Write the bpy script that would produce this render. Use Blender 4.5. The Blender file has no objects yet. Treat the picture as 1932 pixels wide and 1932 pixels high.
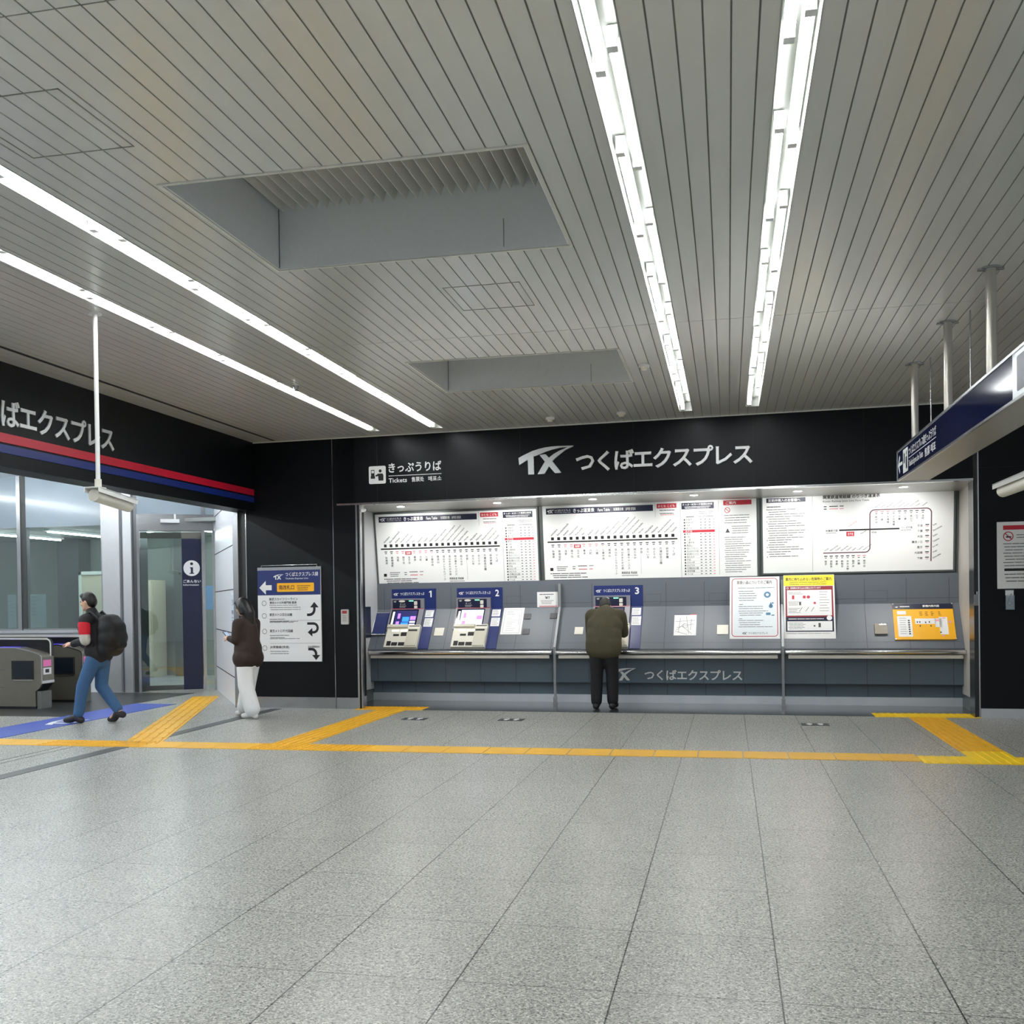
import bpy, bmesh, math, random
from mathutils import Matrix, Vector
random.seed(7)
SC = bpy.context.scene
COL = SC.collection
# ------------------------------------------------------------------ camera, world, exposure
YAW, PITCH, ROLL, CAM_H, F_PX, CY_PX = .2104, -.0111, -.0142, 1.4466, 1912.54, 1153.41
_c, _s = math.cos(YAW), math.sin(YAW)
_fw = Vector((-_s * math.cos(PITCH), _c * math.cos(PITCH), math.sin(PITCH)))
_rt = Vector((_c, _s, 0)); _up = _rt.cross(_fw)
_r2 = math.cos(ROLL) * _rt + math.sin(ROLL) * _up
_u2 = -math.sin(ROLL) * _rt + math.cos(ROLL) * _up
cam_data = bpy.data.cameras.new('camera')
cam = bpy.data.objects.new('camera', cam_data); COL.objects.link(cam)
cam_data.sensor_width = 36.0; cam_data.lens = F_PX / 1932 * 36
cam_data.shift_y = (CY_PX - 966) / 1932
cam_data.clip_start = .05; cam_data.clip_end = 200
_m = Matrix((_r2, _u2, -_fw)).transposed().to_4x4(); _m.translation = (0, 0, CAM_H)
cam.matrix_world = _m
SC.camera = cam
world = bpy.data.worlds.new('world'); SC.world = world; world.use_nodes = True
_bg = world.node_tree.nodes['Background']
_bg.inputs[0].default_value = (.80, .86, .92, 1); _bg.inputs[1].default_value = .30
SC.view_settings.view_transform = 'Standard'; SC.view_settings.look = 'None'
SC.view_settings.gamma = 1; SC.view_settings.use_curve_mapping = False
SC.view_settings.exposure = .60
TUBE = 28.0          # strength of the fluorescent tubes
DOWN = 150.0          # strength of the downlights over the fare boards
OFFICE = 55.0
SPOT = 45.0           # watts of each spot aimed at the fare boards         # strength of the tubes beyond the gates

# ------------------------------------------------------------------ materials
def lin(c):
    return tuple((v / 255 / 12.92 if v / 255 <= .04045 else ((v / 255 + .055) / 1.055) ** 2.4) for v in c) + (1,)
MATS = {}
def mat(name, c, rough=.5, metal=0, var=.04, scale=30, spec=.5, bump=0, stretch=None):
    """principled material whose colour is gently varied by a noise texture"""
    if name in MATS: return MATS[name]
    m = bpy.data.materials.new(name); m.use_nodes = True
    nt = m.node_tree; b = nt.nodes['Principled BSDF']
    b.inputs['Roughness'].default_value = rough; b.inputs['Metallic'].default_value = metal
    b.inputs['Specular IOR Level'].default_value = spec
    tc = nt.nodes.new('ShaderNodeTexCoord'); nz = nt.nodes.new('ShaderNodeTexNoise')
    nz.inputs['Scale'].default_value = scale; nz.inputs['Detail'].default_value = 3
    src = tc.outputs['Object']
    if stretch:
        mp = nt.nodes.new('ShaderNodeMapping'); mp.inputs['Scale'].default_value = stretch
        nt.links.new(src, mp.inputs[0]); src = mp.outputs[0]
    nt.links.new(src, nz.inputs['Vector'])
    mx = nt.nodes.new('ShaderNodeMix'); mx.data_type = 'RGBA'
    l = lin(c)
    mx.inputs[6].default_value = tuple(v * (1 - var) for v in l[:3]) + (1,)
    mx.inputs[7].default_value = tuple(min(1, v * (1 + var)) for v in l[:3]) + (1,)
    nt.links.new(nz.outputs['Fac'], mx.inputs[0]); nt.links.new(mx.outputs[2], b.inputs['Base Color'])
    if bump:
        bp = nt.nodes.new('ShaderNodeBump'); bp.inputs['Strength'].default_value = bump
        bp.inputs['Distance'].default_value = .01
        nt.links.new(nz.outputs['Fac'], bp.inputs['Height']); nt.links.new(bp.outputs[0], b.inputs['Normal'])
    MATS[name] = m
    return m
def emit(name, c, strength):
    if name in MATS: return MATS[name]
    m = bpy.data.materials.new(name); m.use_nodes = True
    nt = m.node_tree; b = nt.nodes['Principled BSDF']
    b.inputs['Base Color'].default_value = lin(c)
    b.inputs['Emission Color'].default_value = lin(c); b.inputs['Emission Strength'].default_value = strength
    MATS[name] = m
    return m
def glass(name, tint=(235, 245, 243), gloss=.12, rough=.0):
    if name in MATS: return MATS[name]
    m = bpy.data.materials.new(name); m.use_nodes = True
    nt = m.node_tree; nt.nodes.clear()
    out = nt.nodes.new('ShaderNodeOutputMaterial'); mix = nt.nodes.new('ShaderNodeMixShader')
    tr = nt.nodes.new('ShaderNodeBsdfTransparent'); gl = nt.nodes.new('ShaderNodeBsdfGlossy')
    fr = nt.nodes.new('ShaderNodeFresnel'); fr.inputs[0].default_value = 1.45
    ad = nt.nodes.new('ShaderNodeMath'); ad.operation = 'ADD'; ad.inputs[1].default_value = gloss - .04
    tr.inputs[0].default_value = lin(tint); gl.inputs['Roughness'].default_value = rough
    nt.links.new(fr.outputs[0], ad.inputs[0]); nt.links.new(ad.outputs[0], mix.inputs[0])
    nt.links.new(tr.outputs[0], mix.inputs[1]); nt.links.new(gl.outputs[0], mix.inputs[2])
    nt.links.new(mix.outputs[0], out.inputs[0])
    MATS[name] = m
    return m
def floor_material():
    m = bpy.data.materials.new('granite_tiles'); m.use_nodes = True
    nt = m.node_tree; N = nt.nodes; L = nt.links; b = N['Principled BSDF']
    tc = N.new('ShaderNodeTexCoord'); sp = N.new('ShaderNodeSeparateXYZ'); L.new(tc.outputs['Object'], sp.inputs[0])
    def math_(op, a, bb=None, clamp=False):
        n = N.new('ShaderNodeMath'); n.operation = op; n.use_clamp = clamp
        for i, v in enumerate((a, bb)):
            if v is None: continue
            if isinstance(v, (int, float)): n.inputs[i].default_value = v
            else: L.new(v, n.inputs[i])
        return n.outputs[0]
    tx = math_('DIVIDE', math_('SUBTRACT', sp.outputs[0], .1707), .6)
    ty = math_('DIVIDE', math_('SUBTRACT', sp.outputs[1], 3.7089), .693)
    def joint(t, half):      # 1 on the joint, 0 elsewhere
        d = math_('ABSOLUTE', math_('SUBTRACT', math_('FRACT', math_('ADD', t, .5)), .5))
        return math_('LESS_THAN', d, half)
    jx = joint(tx, .0052); jy = joint(ty, .0042)
    cell = N.new('ShaderNodeCombineXYZ'); L.new(math_('FLOOR', tx), cell.inputs[0]); L.new(math_('FLOOR', ty), cell.inputs[1])
    wn = N.new('ShaderNodeTexWhiteNoise'); wn.noise_dimensions = '3D'; L.new(cell.outputs[0], wn.inputs['Vector'])
    n1 = N.new('ShaderNodeTexVoronoi'); n1.inputs['Scale'].default_value = 165; L.new(tc.outputs['Object'], n1.inputs['Vector'])
    sepc = N.new('ShaderNodeSeparateColor'); L.new(n1.outputs['Color'], sepc.inputs[0])
    n2 = N.new('ShaderNodeTexNoise'); n2.inputs['Scale'].default_value = 70; n2.inputs['Detail'].default_value = 4
    L.new(tc.outputs['Object'], n2.inputs['Vector'])
    ramp = N.new('ShaderNodeValToRGB'); e = ramp.color_ramp.elements
    e[0].position = 0; e[0].color = lin((84, 84, 81)); e[1].position = 1; e[1].color = lin((248, 248, 243))
    for pos, c in ((.20, (112, 112, 108)), (.38, (158, 158, 152)), (.70, (180, 180, 174)), (.86, (222, 222, 216))):
        q = e.new(pos); q.color = lin(c)
    L.new(math_('ADD', math_('MULTIPLY', sepc.outputs[0], .75), math_('MULTIPLY', n2.outputs['Fac'], .25)), ramp.inputs[0])
    tv = N.new('ShaderNodeMix'); tv.data_type = 'RGBA'; tv.blend_type = 'MULTIPLY'; tv.inputs[0].default_value = 1
    g = math_('ADD', math_('MULTIPLY', wn.outputs['Value'], .08), .94)
    cg = N.new('ShaderNodeCombineColor')
    for i in range(3): L.new(g, cg.inputs[i])
    L.new(ramp.outputs[0], tv.inputs[6]); L.new(cg.outputs[0], tv.inputs[7])
    j1 = N.new('ShaderNodeMix'); j1.data_type = 'RGBA'; L.new(jy, j1.inputs[0]); L.new(tv.outputs[2], j1.inputs[6])
    j1.inputs[7].default_value = lin((84, 84, 82))
    j2 = N.new('ShaderNodeMix'); j2.data_type = 'RGBA'; L.new(jx, j2.inputs[0]); L.new(j1.outputs[2], j2.inputs[6])
    j2.inputs[7].default_value = lin((52, 52, 52))
    L.new(j2.outputs[2], b.inputs['Base Color'])
    b.inputs['Roughness'].default_value = .27; b.inputs['Specular IOR Level'].default_value = .45
    r = math_('ADD', math_('MULTIPLY', n2.outputs['Fac'], .12), .22); L.new(r, b.inputs['Roughness'])
    return m

# palette
BLACK = mat('black_panel_paint', (11, 15, 19), .40, 0, .10, 3, .22)
JOINT = mat('dark_joint', (14, 15, 17), .7)
STEEL = mat('brushed_steel', (178, 180, 182), .26, .9, .10, 40, stretch=(1, 1, 14))
STEELH = mat('polished_steel', (205, 206, 206), .16, 1, .05, 20)
ALU = mat('satin_aluminium', (205, 207, 210), .38, .55, .04, 12)
CEIL = mat('ceiling_slat_paint', (224, 226, 221), .24, .22, .02, 1.2, .5)
CGAP = mat('ceiling_gap_dark', (132, 132, 124), .8)
WHITE = mat('white_enamel', (236, 237, 236), .35)
OFFW = mat('off_white_plastic', (226, 224, 212), .4)
PAPER = mat('white_paper', (240, 241, 242), .6, 0, .02)
BOARDW = mat('white_board_face', (242, 245, 245), .30, 0, .02, 2)  # plain white face, lit only by lamps in front of it
GREYW = mat('grey_laminate', (99, 106, 115), .42, 0, .05, 2)
SLATE = mat('slate_laminate', (87, 104, 116), .36, 0, .06, 2)
DGREY = mat('dark_grey_frame', (84, 90, 90), .4)
NAVY = mat('navy_enamel', (26, 44, 106), .35)
DNAVY = mat('deep_navy_print', (16, 24, 56), .35)
INK = mat('black_ink', (24, 24, 28), .5)
GREYINK = mat('grey_ink', (78, 80, 86), .5)
REDINK = mat('red_ink', (196, 44, 62), .5)
PINKINK = mat('pink_ink', (226, 150, 160), .5)
YELLOW = mat('yellow_print', (250, 226, 20), .5)
AMBER = mat('amber_print', (252, 184, 8), .5)
TACT = mat('tactile_yellow', (232, 176, 26), .45, 0, .10, 6)
TACTB = mat('tactile_bright_yellow', (250, 208, 20), .42, 0, .08, 6)
BLUEP = mat('blue_floor_print', (52, 76, 168), .4)
LETTER = mat('letter_metal', (214, 217, 220), .32, .35, .03)
STRED = mat('stripe_red', (196, 20, 52), .35)
STBLUE = mat('stripe_blue', (22, 42, 120), .35)
RUBBER = mat('black_rubber', (20, 20, 22), .55)
SCREEN = mat('dark_screen', (22, 30, 40), .12)
WALLW = mat('white_wall_panel', (240, 242, 247), .28)
GREEN = mat('green_grey_wall', (122, 130, 124), .6)
BEIGE = mat('beige_panel', (196, 190, 168), .5)
FROST = mat('frosted_glass', (160, 174, 184), .12, 0, .02, 1)
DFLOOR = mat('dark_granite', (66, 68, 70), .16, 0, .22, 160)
GFLOOR = mat('black_gate_floor', (40, 42, 42), .35, 0, .15, 60)
FLOOR = floor_material()
CLEAR = glass('clear_glass')
ACRYL = glass('clear_acrylic', (225, 235, 238), .2, .05)
LAMP = emit('fluorescent_tube', (250, 253, 255), TUBE)
LAMP2 = emit('office_tube', (246, 252, 255), OFFICE)
DLAMP = emit('downlight_lens', (255, 250, 240), DOWN)

# ------------------------------------------------------------------ mesh helpers
I4 = Matrix.Identity(4)
def T(x, y, z): return Matrix.Translation((x, y, z))
def RX(a): return Matrix.Rotation(a, 4, 'X')
def RY(a): return Matrix.Rotation(a, 4, 'Y')
def RZ(a): return Matrix.Rotation(a, 4, 'Z')
TEXTS = {}
def text_geo(s, bold):
    k = (s, bold)
    if k not in TEXTS:
        c = bpy.data.curves.new('t', 'FONT'); c.body = s; c.offset = bold; c.resolution_u = 2; c.fill_mode = 'FRONT'
        o = bpy.data.objects.new('t', c); COL.objects.link(o)
        dg = bpy.context.evaluated_depsgraph_get()
        me = bpy.data.meshes.new_from_object(o.evaluated_get(dg))
        vs = [(v.co.x, v.co.y) for v in me.vertices]; fs = [tuple(p.vertices) for p in me.polygons]
        bpy.data.objects.remove(o); bpy.data.curves.remove(c); bpy.data.meshes.remove(me)
        TEXTS[k] = (vs, fs)
    return TEXTS[k]
class MB:
    """collects shapes of one part; M places the shapes, mi is the material slot in use"""
    def __init__(self, M=I4): self.v = []; self.f = []; self.m = []; self.M = M; self.mi = 0; self.smooth = []
    def add(self, vs, fs, smooth=False):
        n = len(self.v); self.v += [self.M @ Vector(p) for p in vs]
        for f in fs: self.f.append(tuple(i + n for i in f)); self.m.append(self.mi); self.smooth.append(smooth)
        return self
    def box(self, x0, y0, z0, x1, y1, z1):
        vs = [(x, y, z) for z in (z0, z1) for y in (y0, y1) for x in (x0, x1)]
        return self.add(vs, [(0, 2, 3, 1), (4, 5, 7, 6), (0, 1, 5, 4), (2, 6, 7, 3), (0, 4, 6, 2), (1, 3, 7, 5)])
    def bev(self, x0, y0, z0, x1, y1, z1, r):
        """box whose four edges along y are rounded by r (seen from the front)"""
        pts = []
        for cx, cz, a0 in ((x1 - r, z1 - r, 0), (x0 + r, z1 - r, 90), (x0 + r, z0 + r, 180), (x1 - r, z0 + r, 270)):
            for k in range(4):
                a = math.radians(a0 + 30 * k); pts.append((cx + r * math.cos(a), cz + r * math.sin(a)))
        return self.prism(pts, y0, y1)
    def prism(self, pts, y0, y1):
        """polygon in x,z pushed from y0 to y1"""
        n = len(pts)
        a = sum(pts[i][0] * pts[(i + 1) % n][1] - pts[(i + 1) % n][0] * pts[i][1] for i in range(n))
        if a < 0: pts = pts[::-1]
        vs = [(x, y0, z) for x, z in pts] + [(x, y1, z) for x, z in pts]
        fs = [tuple(range(n)), tuple(range(2 * n - 1, n - 1, -1))] + [((i + 1) % n, i, n + i, n + (i + 1) % n) for i in range(n)]
        return self.add(vs, fs)
    def profile(self, pts, x0, x1):
        """polygon in y,z pushed along x"""
        n = len(pts)
        vs = [(x0, y, z) for y, z in pts] + [(x1, y, z) for y, z in pts]
        fs = [tuple(range(n - 1, -1, -1)), tuple(range(n, 2 * n))] + [(i, (i + 1) % n, n + (i + 1) % n, n + i) for i in range(n)]
        return self.add(vs, fs)
    def flat(self, pts, lift=0):
        """polygon in x,z facing -y at distance lift before the surface"""
        n = len(pts)
        a = sum(pts[i][0] * pts[(i + 1) % n][1] - pts[(i + 1) % n][0] * pts[i][1] for i in range(n))
        if a < 0: pts = pts[::-1]
        return self.add([(x, -lift, z) for x, z in pts], [tuple(range(n))])
    def rect(self, x0, z0, x1, z1, lift=0): return self.flat([(x0, z0), (x1, z0), (x1, z1), (x0, z1)], lift)
    def line(self, x0, z0, x1, z1, w, lift=0):
        d = Vector((x1 - x0, z1 - z0)); d.normalize(); px, pz = -d.y * w / 2, d.x * w / 2
        return self.flat([(x0 + px, z0 + pz), (x0 - px, z0 - pz), (x1 - px, z1 - pz), (x1 + px, z1 + pz)], lift)
    def poly(self, pts, w, lift=0):
        """a bent line of constant width"""
        n = len(pts); L = []; R = []
        for i, p in enumerate(pts):
            a = Vector(pts[max(i - 1, 0)]); b = Vector(pts[min(i + 1, n - 1)]); d = (b - a).normalized()
            L.append((p[0] - d.y * w / 2, -lift, p[1] + d.x * w / 2)); R.append((p[0] + d.y * w / 2, -lift, p[1] - d.x * w / 2))
        return self.add(L + R, [(n + i, n + i + 1, i + 1, i) for i in range(n - 1)])
    def disc(self, x, z, r, lift=0, n=20, sz=1): return self.flat([(x + r * math.cos(6.2832 * k / n), z + r * sz * math.sin(6.2832 * k / n)) for k in range(n)], lift)
    def ring(self, x, z, r0, r1, lift=0, n=24):
        vs = [(x + r * math.cos(6.2832 * k / n), -lift, z + r * math.sin(6.2832 * k / n)) for r in (r0, r1) for k in range(n)]
        return self.add(vs, [(k, (k + 1) % n, n + (k + 1) % n, n + k)[::-1] for k in range(n)])
    def text(self, s, x0, x1, z0, z1, lift=0, bold=.012, rot=0, deep=0):
        """text fitted into a rectangle (rot turns it about its lower left corner)"""
        vs, fs = text_geo(s, bold if deep else 0)
        if not vs: return self
        if not deep and bold:                 # heavier weight: the outline laid down again, shifted a hair
            n = len(vs); d = bold * .8; v0, f0 = vs, fs
            sh = ((d, 0), (-d, 0), (0, d), (0, -d)) if bold >= .02 else ((d, d), (-d, -d))
            vs = [(x + a, z + c_) for a, c_ in sh for x, z in v0]; fs = [tuple(i + n * k for i in f) for k in range(len(sh)) for f in f0]
        nv = len(text_geo(s, bold if deep else 0)[0])
        ax = min(p[0] for p in vs); bx = max(p[0] for p in vs); az = min(p[1] for p in vs); bz = max(p[1] for p in vs)
        kx = (x1 - x0) / (bx - ax); kz = (z1 - z0) / (bz - az); c, s_ = math.cos(rot), math.sin(rot)
        q = []
        for x, z in vs:
            u, w = (x - ax) * kx, (z - az) * kz; q.append((x0 + u * c - w * s_, z0 + u * s_ + w * c))
        self.add([(x, -lift - .00012 * (i // nv), z) for i, (x, z) in enumerate(q)], fs)
        if deep:
            edges = {}
            for f in fs:
                for i in range(len(f)):
                    e = (f[i], f[(i + 1) % len(f)]); edges[e] = 1
            n = len(q); vs3 = [(x, -lift, z) for x, z in q] + [(x, -lift + deep, z) for x, z in q]
            self.add(vs3, [(b, a, a + n, b + n) for a, b in edges if (b, a) not in edges])
        return self
    def vtext(self, s, x, z, size, lift=0, bold=.012):
        """characters stacked downwards from z, centred on x"""
        for i, ch in enumerate(s):
            if ch == 'ー': self.rect(x - size * .05, z - size * (i + .9), x + size * .05, z - size * (i + .1), lift)
            else:
                vs, fs = text_geo(ch, 0); k = size * .92
                for j, d in enumerate((-bold, bold)): self.add([(x + (px + d - .5) * k, -lift - .00012 * j, z - size * (i + 1) + (pz + d + .12) * k) for px, pz in vs], fs)
        return self
    def tube(self, pts, r, n=10, cap=True, smooth=True):
        rings = []; pts = [Vector(p) for p in pts]; rr = r if isinstance(r, (list, tuple)) else [r] * len(pts)
        vs = []; fs = []
        for i, p in enumerate(pts):
            d = (pts[min(i + 1, len(pts) - 1)] - pts[max(i - 1, 0)]).normalized()
            a = d.orthogonal().normalized() if abs(d.z) > .9 else d.cross(Vector((0, 0, 1))).normalized()
            if i and a.dot(last) < 0: a = -a
            last = a; b = d.cross(a)
            for k in range(n):
                t = 6.28318 * k / n; vs.append(p + rr[i] * (math.cos(t) * a + math.sin(t) * b))
        for i in range(len(pts) - 1):
            for k in range(n): fs.append((i * n + k, i * n + (k + 1) % n, (i + 1) * n + (k + 1) % n, (i + 1) * n + k))
        self.add(vs, fs, smooth)
        if cap:
            self.add([tuple(v) for v in vs[:n]], [tuple(range(n - 1, -1, -1))]); self.add([tuple(v) for v in vs[-n:]], [tuple(range(n))])
        return self
    def cap(self, p0, r0, p1, r1, n=14, k=5):
        """tapered capsule, closed"""
        p0, p1 = Vector(p0), Vector(p1); d = (p1 - p0); L = d.length or 1e-6; d = d / L
        a = d.orthogonal().normalized(); b = d.cross(a); vs = [p0 - d * r0]; fs = []
        rings = []
        for j in range(1, k + 1):
            t = math.pi / 2 * (1 - j / k); rings.append((p0 - d * r0 * math.sin(t), r0 * math.cos(t)))
        for j in range(0, k):
            t = math.pi / 2 * (j / k); rings.append((p1 + d * r1 * math.sin(t), r1 * math.cos(t)))
        for c, r in rings:
            for i in range(n):
                t = 6.28318 * i / n; vs.append(c + r * (math.cos(t) * a + math.sin(t) * b))
        vs.append(p1 + d * r1); m = len(rings); last = len(vs) - 1
        for i in range(n):
            fs.append((0, 1 + (i + 1) % n, 1 + i))
            for j in range(m - 1): fs.append((1 + j * n + i, 1 + j * n + (i + 1) % n, 1 + (j + 1) * n + (i + 1) % n, 1 + (j + 1) * n + i))
            fs.append((1 + (m - 1) * n + i, 1 + (m - 1) * n + (i + 1) % n, last))
        return self.add(vs, fs, True)
    def chain(self, *pr):
        for (p, r), (q, s) in zip(pr, pr[1:]): self.cap(p, r, q, s)
        return self
    def ell(self, c, rad, R=I4, n=16, k=10):
        vs = []; fs = []
        for j in range(k + 1):
            t = math.pi * j / k
            for i in range(n):
                u = 6.28318 * i / n
                vs.append(Vector(c) + R.to_3x3() @ Vector((rad[0] * math.sin(t) * math.cos(u), rad[1] * math.sin(t) * math.sin(u), rad[2] * math.cos(t))))
        for j in range(k):
            for i in range(n): fs.append((j * n + i, (j + 1) * n + i, (j + 1) * n + (i + 1) % n, j * n + (i + 1) % n))
        return self.add(vs, fs, True)

ORG = {}; FRM = {}
def tag(o, label=None, cat=None, group=None, kind=None):
    if label: o['label'] = label
    if cat: o['category'] = cat
    if group: o['group'] = group
    if kind: o['kind'] = kind
    return o
def thing(name, label, cat, loc=(0, 0, 0), frame=I4, group=None):
    o = bpy.data.objects.new(name, None); COL.objects.link(o); o.empty_display_size = .1
    o.matrix_world = frame @ T(*loc); ORG[o.name] = Vector(loc)
    return tag(o, label, cat, group)
def obj(name, mb, mats, parent=None, frame=I4, loc=None, label=None, cat=None, group=None, kind=None):
    if not isinstance(mats, (list, tuple)): mats = [mats]
    org = ORG[parent.name] if parent else Vector(loc or (0, 0, 0))
    me = bpy.data.meshes.new(name); me.from_pydata([v - org for v in mb.v], [], mb.f)
    for m in mats: me.materials.append(m)
    me.polygons.foreach_set('material_index', mb.m); me.polygons.foreach_set('use_smooth', mb.smooth); me.update()
    o = bpy.data.objects.new(name, me); COL.objects.link(o); ORG[o.name] = org
    if parent: o.parent = parent
    else: o.matrix_world = frame @ T(*org)
    return tag(o, label, cat, group, kind)
def struct(name, mb, mats, frame=I4, parent=None, loc=None):
    return obj(name, mb, mats, parent, frame, loc, kind=None if parent else 'structure')
def dup(root, M, label, group=None):
    """copy of a thing with its parts and sub-parts, moved by M"""
    r = root.copy(); COL.objects.link(r); r.matrix_world = M @ root.matrix_world; tag(r, label, None, group)
    for ch in list(root.children):
        c = ch.copy(); COL.objects.link(c); c.parent = r
        for g in list(ch.children):
            d = g.copy(); COL.objects.link(d); d.parent = c
    return r
# frames: x along the surface, y into it, z up it
W = T(-1, 12.82, 0) @ RZ(-.042)                 # ticket wall
TB = math.atan(.129); TS = math.atan2(.40, .57)
BO = T(0, 1.444, 1.70) @ RX(TB)                 # fare boards, leaning out at the top (within W)
SL = T(0, 1.42, 1.33) @ RX(-TS)                 # sloping counter front (within W)
UP = T(0, 1.42, 0)                              # upright counter wall (within W)
LEFT = T(-6.43, 0, 0) @ RZ(math.pi / 2)         # fascia over the gates
SIGN = T(1.635, 0, 0) @ RZ(-math.pi / 2)        # face of the hanging sign
FLR = RX(-math.pi / 2)                          # things lying on the floor: z runs away from the viewer
H = 3.68

# ================================================================== THE SETTING
struct('floor', MB().add([(-18, -6, 0), (9, -6, 0), (9, 20, 0), (-18, 20, 0)], [(0, 1, 2, 3)]), FLOOR)
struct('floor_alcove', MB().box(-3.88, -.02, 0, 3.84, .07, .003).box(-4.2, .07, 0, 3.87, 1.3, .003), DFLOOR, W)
b = MB(); b.box(-16, 11.75, 0, -8.55, 15.1, .002)
struct('floor_gates', b, GFLOOR)
b = MB(); b.box(-6.16, -4, 0, -6.0, 12.9, .003)
struct('floor_shutter_track', b, mat('shutter_track', (58, 60, 60), .4))
b = MB(); b.box(-6.75, -4, 0, -6.735, 9.25, .002); b.box(-6.62, -4, 0, -6.605, 9.25, .002)
struct('floor_door_rail', b, mat('rail_groove', (88, 88, 86), .4))

# ceiling: slats along Y with dark gaps, cut out round lamps and vents
LAMPS = {'A': (-4.555, -4.405, 12.60), 'B': (-3.72, -3.56, 12.60), 'C': (-.55, -.39, 12.32), 'D': (.22, .38, 12.24)}
VENTS = [(-2.92, -.955, 4.92, 6.35), (-2.905, -.945, 9.10, 10.48)]
CY0, CY1 = -6.0, 13.2
holes = [(a, c, CY0, y1) for a, c, y1 in LAMPS.values()] + VENTS + [(-6.11, -6.05, CY0, 13.0)]
PITCH_S = .1075; GAP = .008
edges = {-6.43, 8.0}
k = int((-6.43 - .037) / PITCH_S) - 1
while .037 + k * PITCH_S < 8.0:
    x = .037 + k * PITCH_S
    if x > -6.4: edges.add(round(x - GAP / 2, 4)); edges.add(round(x + GAP / 2, 4))
    k += 1
for h_ in holes: edges.add(h_[0]); edges.add(h_[1])
edges = sorted(edges)
cb = MB()
for x0, x1 in zip(edges, edges[1:]):
    if x1 - x0 < 1e-4: continue
    xm = (x0 + x1) / 2
    fr = ((xm - .037) / PITCH_S + .5) % 1 - .5
    gap = abs(fr) * PITCH_S < GAP / 2
    cuts = sorted((h_[2], h_[3]) for h_ in holes if h_[0] < xm < h_[1])
    segs = []; y = CY0
    for a, c in cuts:
        if a > y: segs.append((y, a))
        y = max(y, c)
    if y < CY1: segs.append((y, CY1))
    for a, c in segs:
        if gap: cb.mi = 1; cb.box(x0, a, H + .006, x1, c, H + .03)
        else:
            cb.mi = 0; st = [a] + [q for q in (3.38, 8.35) if a < q < c] + [c]
            for s0, s1 in zip(st, st[1:]): cb.box(x0, s0 + (.004 if s0 != a else 0), H, x1, s1 - (.004 if s1 != c else 0), H + .03)
            cb.mi = 1
            for q in st[1:-1]: cb.box(x0, q - .004, H + .004, x1, q + .004, H + .03)
struct('ceiling', cb, [CEIL, CGAP])
struct('ceiling_slot', MB().box(-6.1095, CY0, H + .003, -6.0505, 12.99, H + .05), JOINT)
for (x0, x1, y0, y1) in ((-3.36, -2.80, 3.895, 4.47), (-1.97, -1.41, 7.0, 7.585)):       # access hatches
    b = MB(); w_ = .006
    b.box(x0, y0, H - .003, x1, y0 + w_, H + .001); b.box(x0, y1 - w_, H - .003, x1, y1, H + .001)
    b.box(x0, y0, H - .003, x0 + w_, y1, H + .001); b.box(x1 - w_, y0, H - .003, x1, y1, H + .001)
    struct('ceiling_hatch', b, mat('hatch_edge', (150, 150, 143), .5))

# ticket wall
b = MB(); b.box(-4.19, 0, 2.785, 3.80, .25, 3.70)
b.mi = 1
for x in (-3.6, -2.62, -1.62, -.15, 1.32, 2.6): b.box(x - .003, -.0015, 2.79, x + .003, .01, 3.68)
struct('wall_back', b, [BLACK, JOINT], W)
struct('trim_1', MB().box(-4.19, -.012, 2.762, 3.80, .06, 2.787), STEELH, W)
struct('trim_2', MB().box(-5.6, -.014, H - .012, 3.9, .0, H), CEIL, W)
struct('ceiling_soffit', MB().box(-4.3, .05, 2.770, 3.95, 1.45, 2.80), mat('soffit_metal', (150, 150, 142), .35, .3), W)
b = MB(); b.box(-5.56, 0, .155, -4.26, .3, 3.70); b.box(-4.245, 0, .155, -3.925, .3, 3.70)
b.mi = 1; b.box(-4.262, .004, 0, -4.243, .25, 3.69)
struct('wall_pillar_left', b, [BLACK, JOINT], W)
struct('trim_3', MB().box(-4.256, -.004, 0, -4.248, .012, 3.68).box(-5.575, -.004, 0, -5.562, .012, 2.78), STEELH, W)
struct('baseboard_left', MB().box(-5.56, .004, 0, -4.26, .3, .152).box(-4.244, .004, 0, -3.925, .3, .152), STEEL, W)
b = MB(); b.box(-3.925, .0, 0, -3.90, .06, 2.765); b.box(-3.872, .0, 0, -3.858, .06, 2.765)
b.mi = 1; b.box(-3.90, .015, 0, -3.872, .06, 2.765)
struct('trim_4', b, [STEEL, JOINT], W)
b = MB(); b.box(3.855, -.02, .112, 9, .3, 3.70); b.mi = 1; b.box(3.86, -.021, 2.90, 9, -.019, 2.906)
struct('wall_pillar_right', b, [BLACK, JOINT], W)
struct('baseboard_right', MB().box(3.86, -.022, 0, 9, .3, .11), mat('pale_steel', (205, 208, 212), .3, .5, .06, 6), W)
b = MB(); b.box(3.842, -.024, 0, 3.856, .3, 3.69); b.mi = 1; b.box(3.80, .0, 0, 3.842, .3, 3.70)
struct('trim_5', b, [STEELH, mat('dark_jamb', (34, 36, 38), .25)], W)
b = MB(); b.box(-4.26, .06, .17, -4.20, 1.5, 2.78); b.mi = 1; b.box(-4.26, .06, 0, -4.197, 1.5, .17)
struct('wall_alcove_left', b, [mat('alcove_side_white', (214, 217, 220), .35), DGREY], W)
b = MB(); b.box(3.87, .06, .17, 3.93, 1.5, 2.78); b.mi = 1; b.box(3.867, .06, 0, 3.93, 1.5, .17)
struct('wall_alcove_right', b, [mat('alcove_side_grey', (196, 192, 186), .4), DGREY], W)
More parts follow.
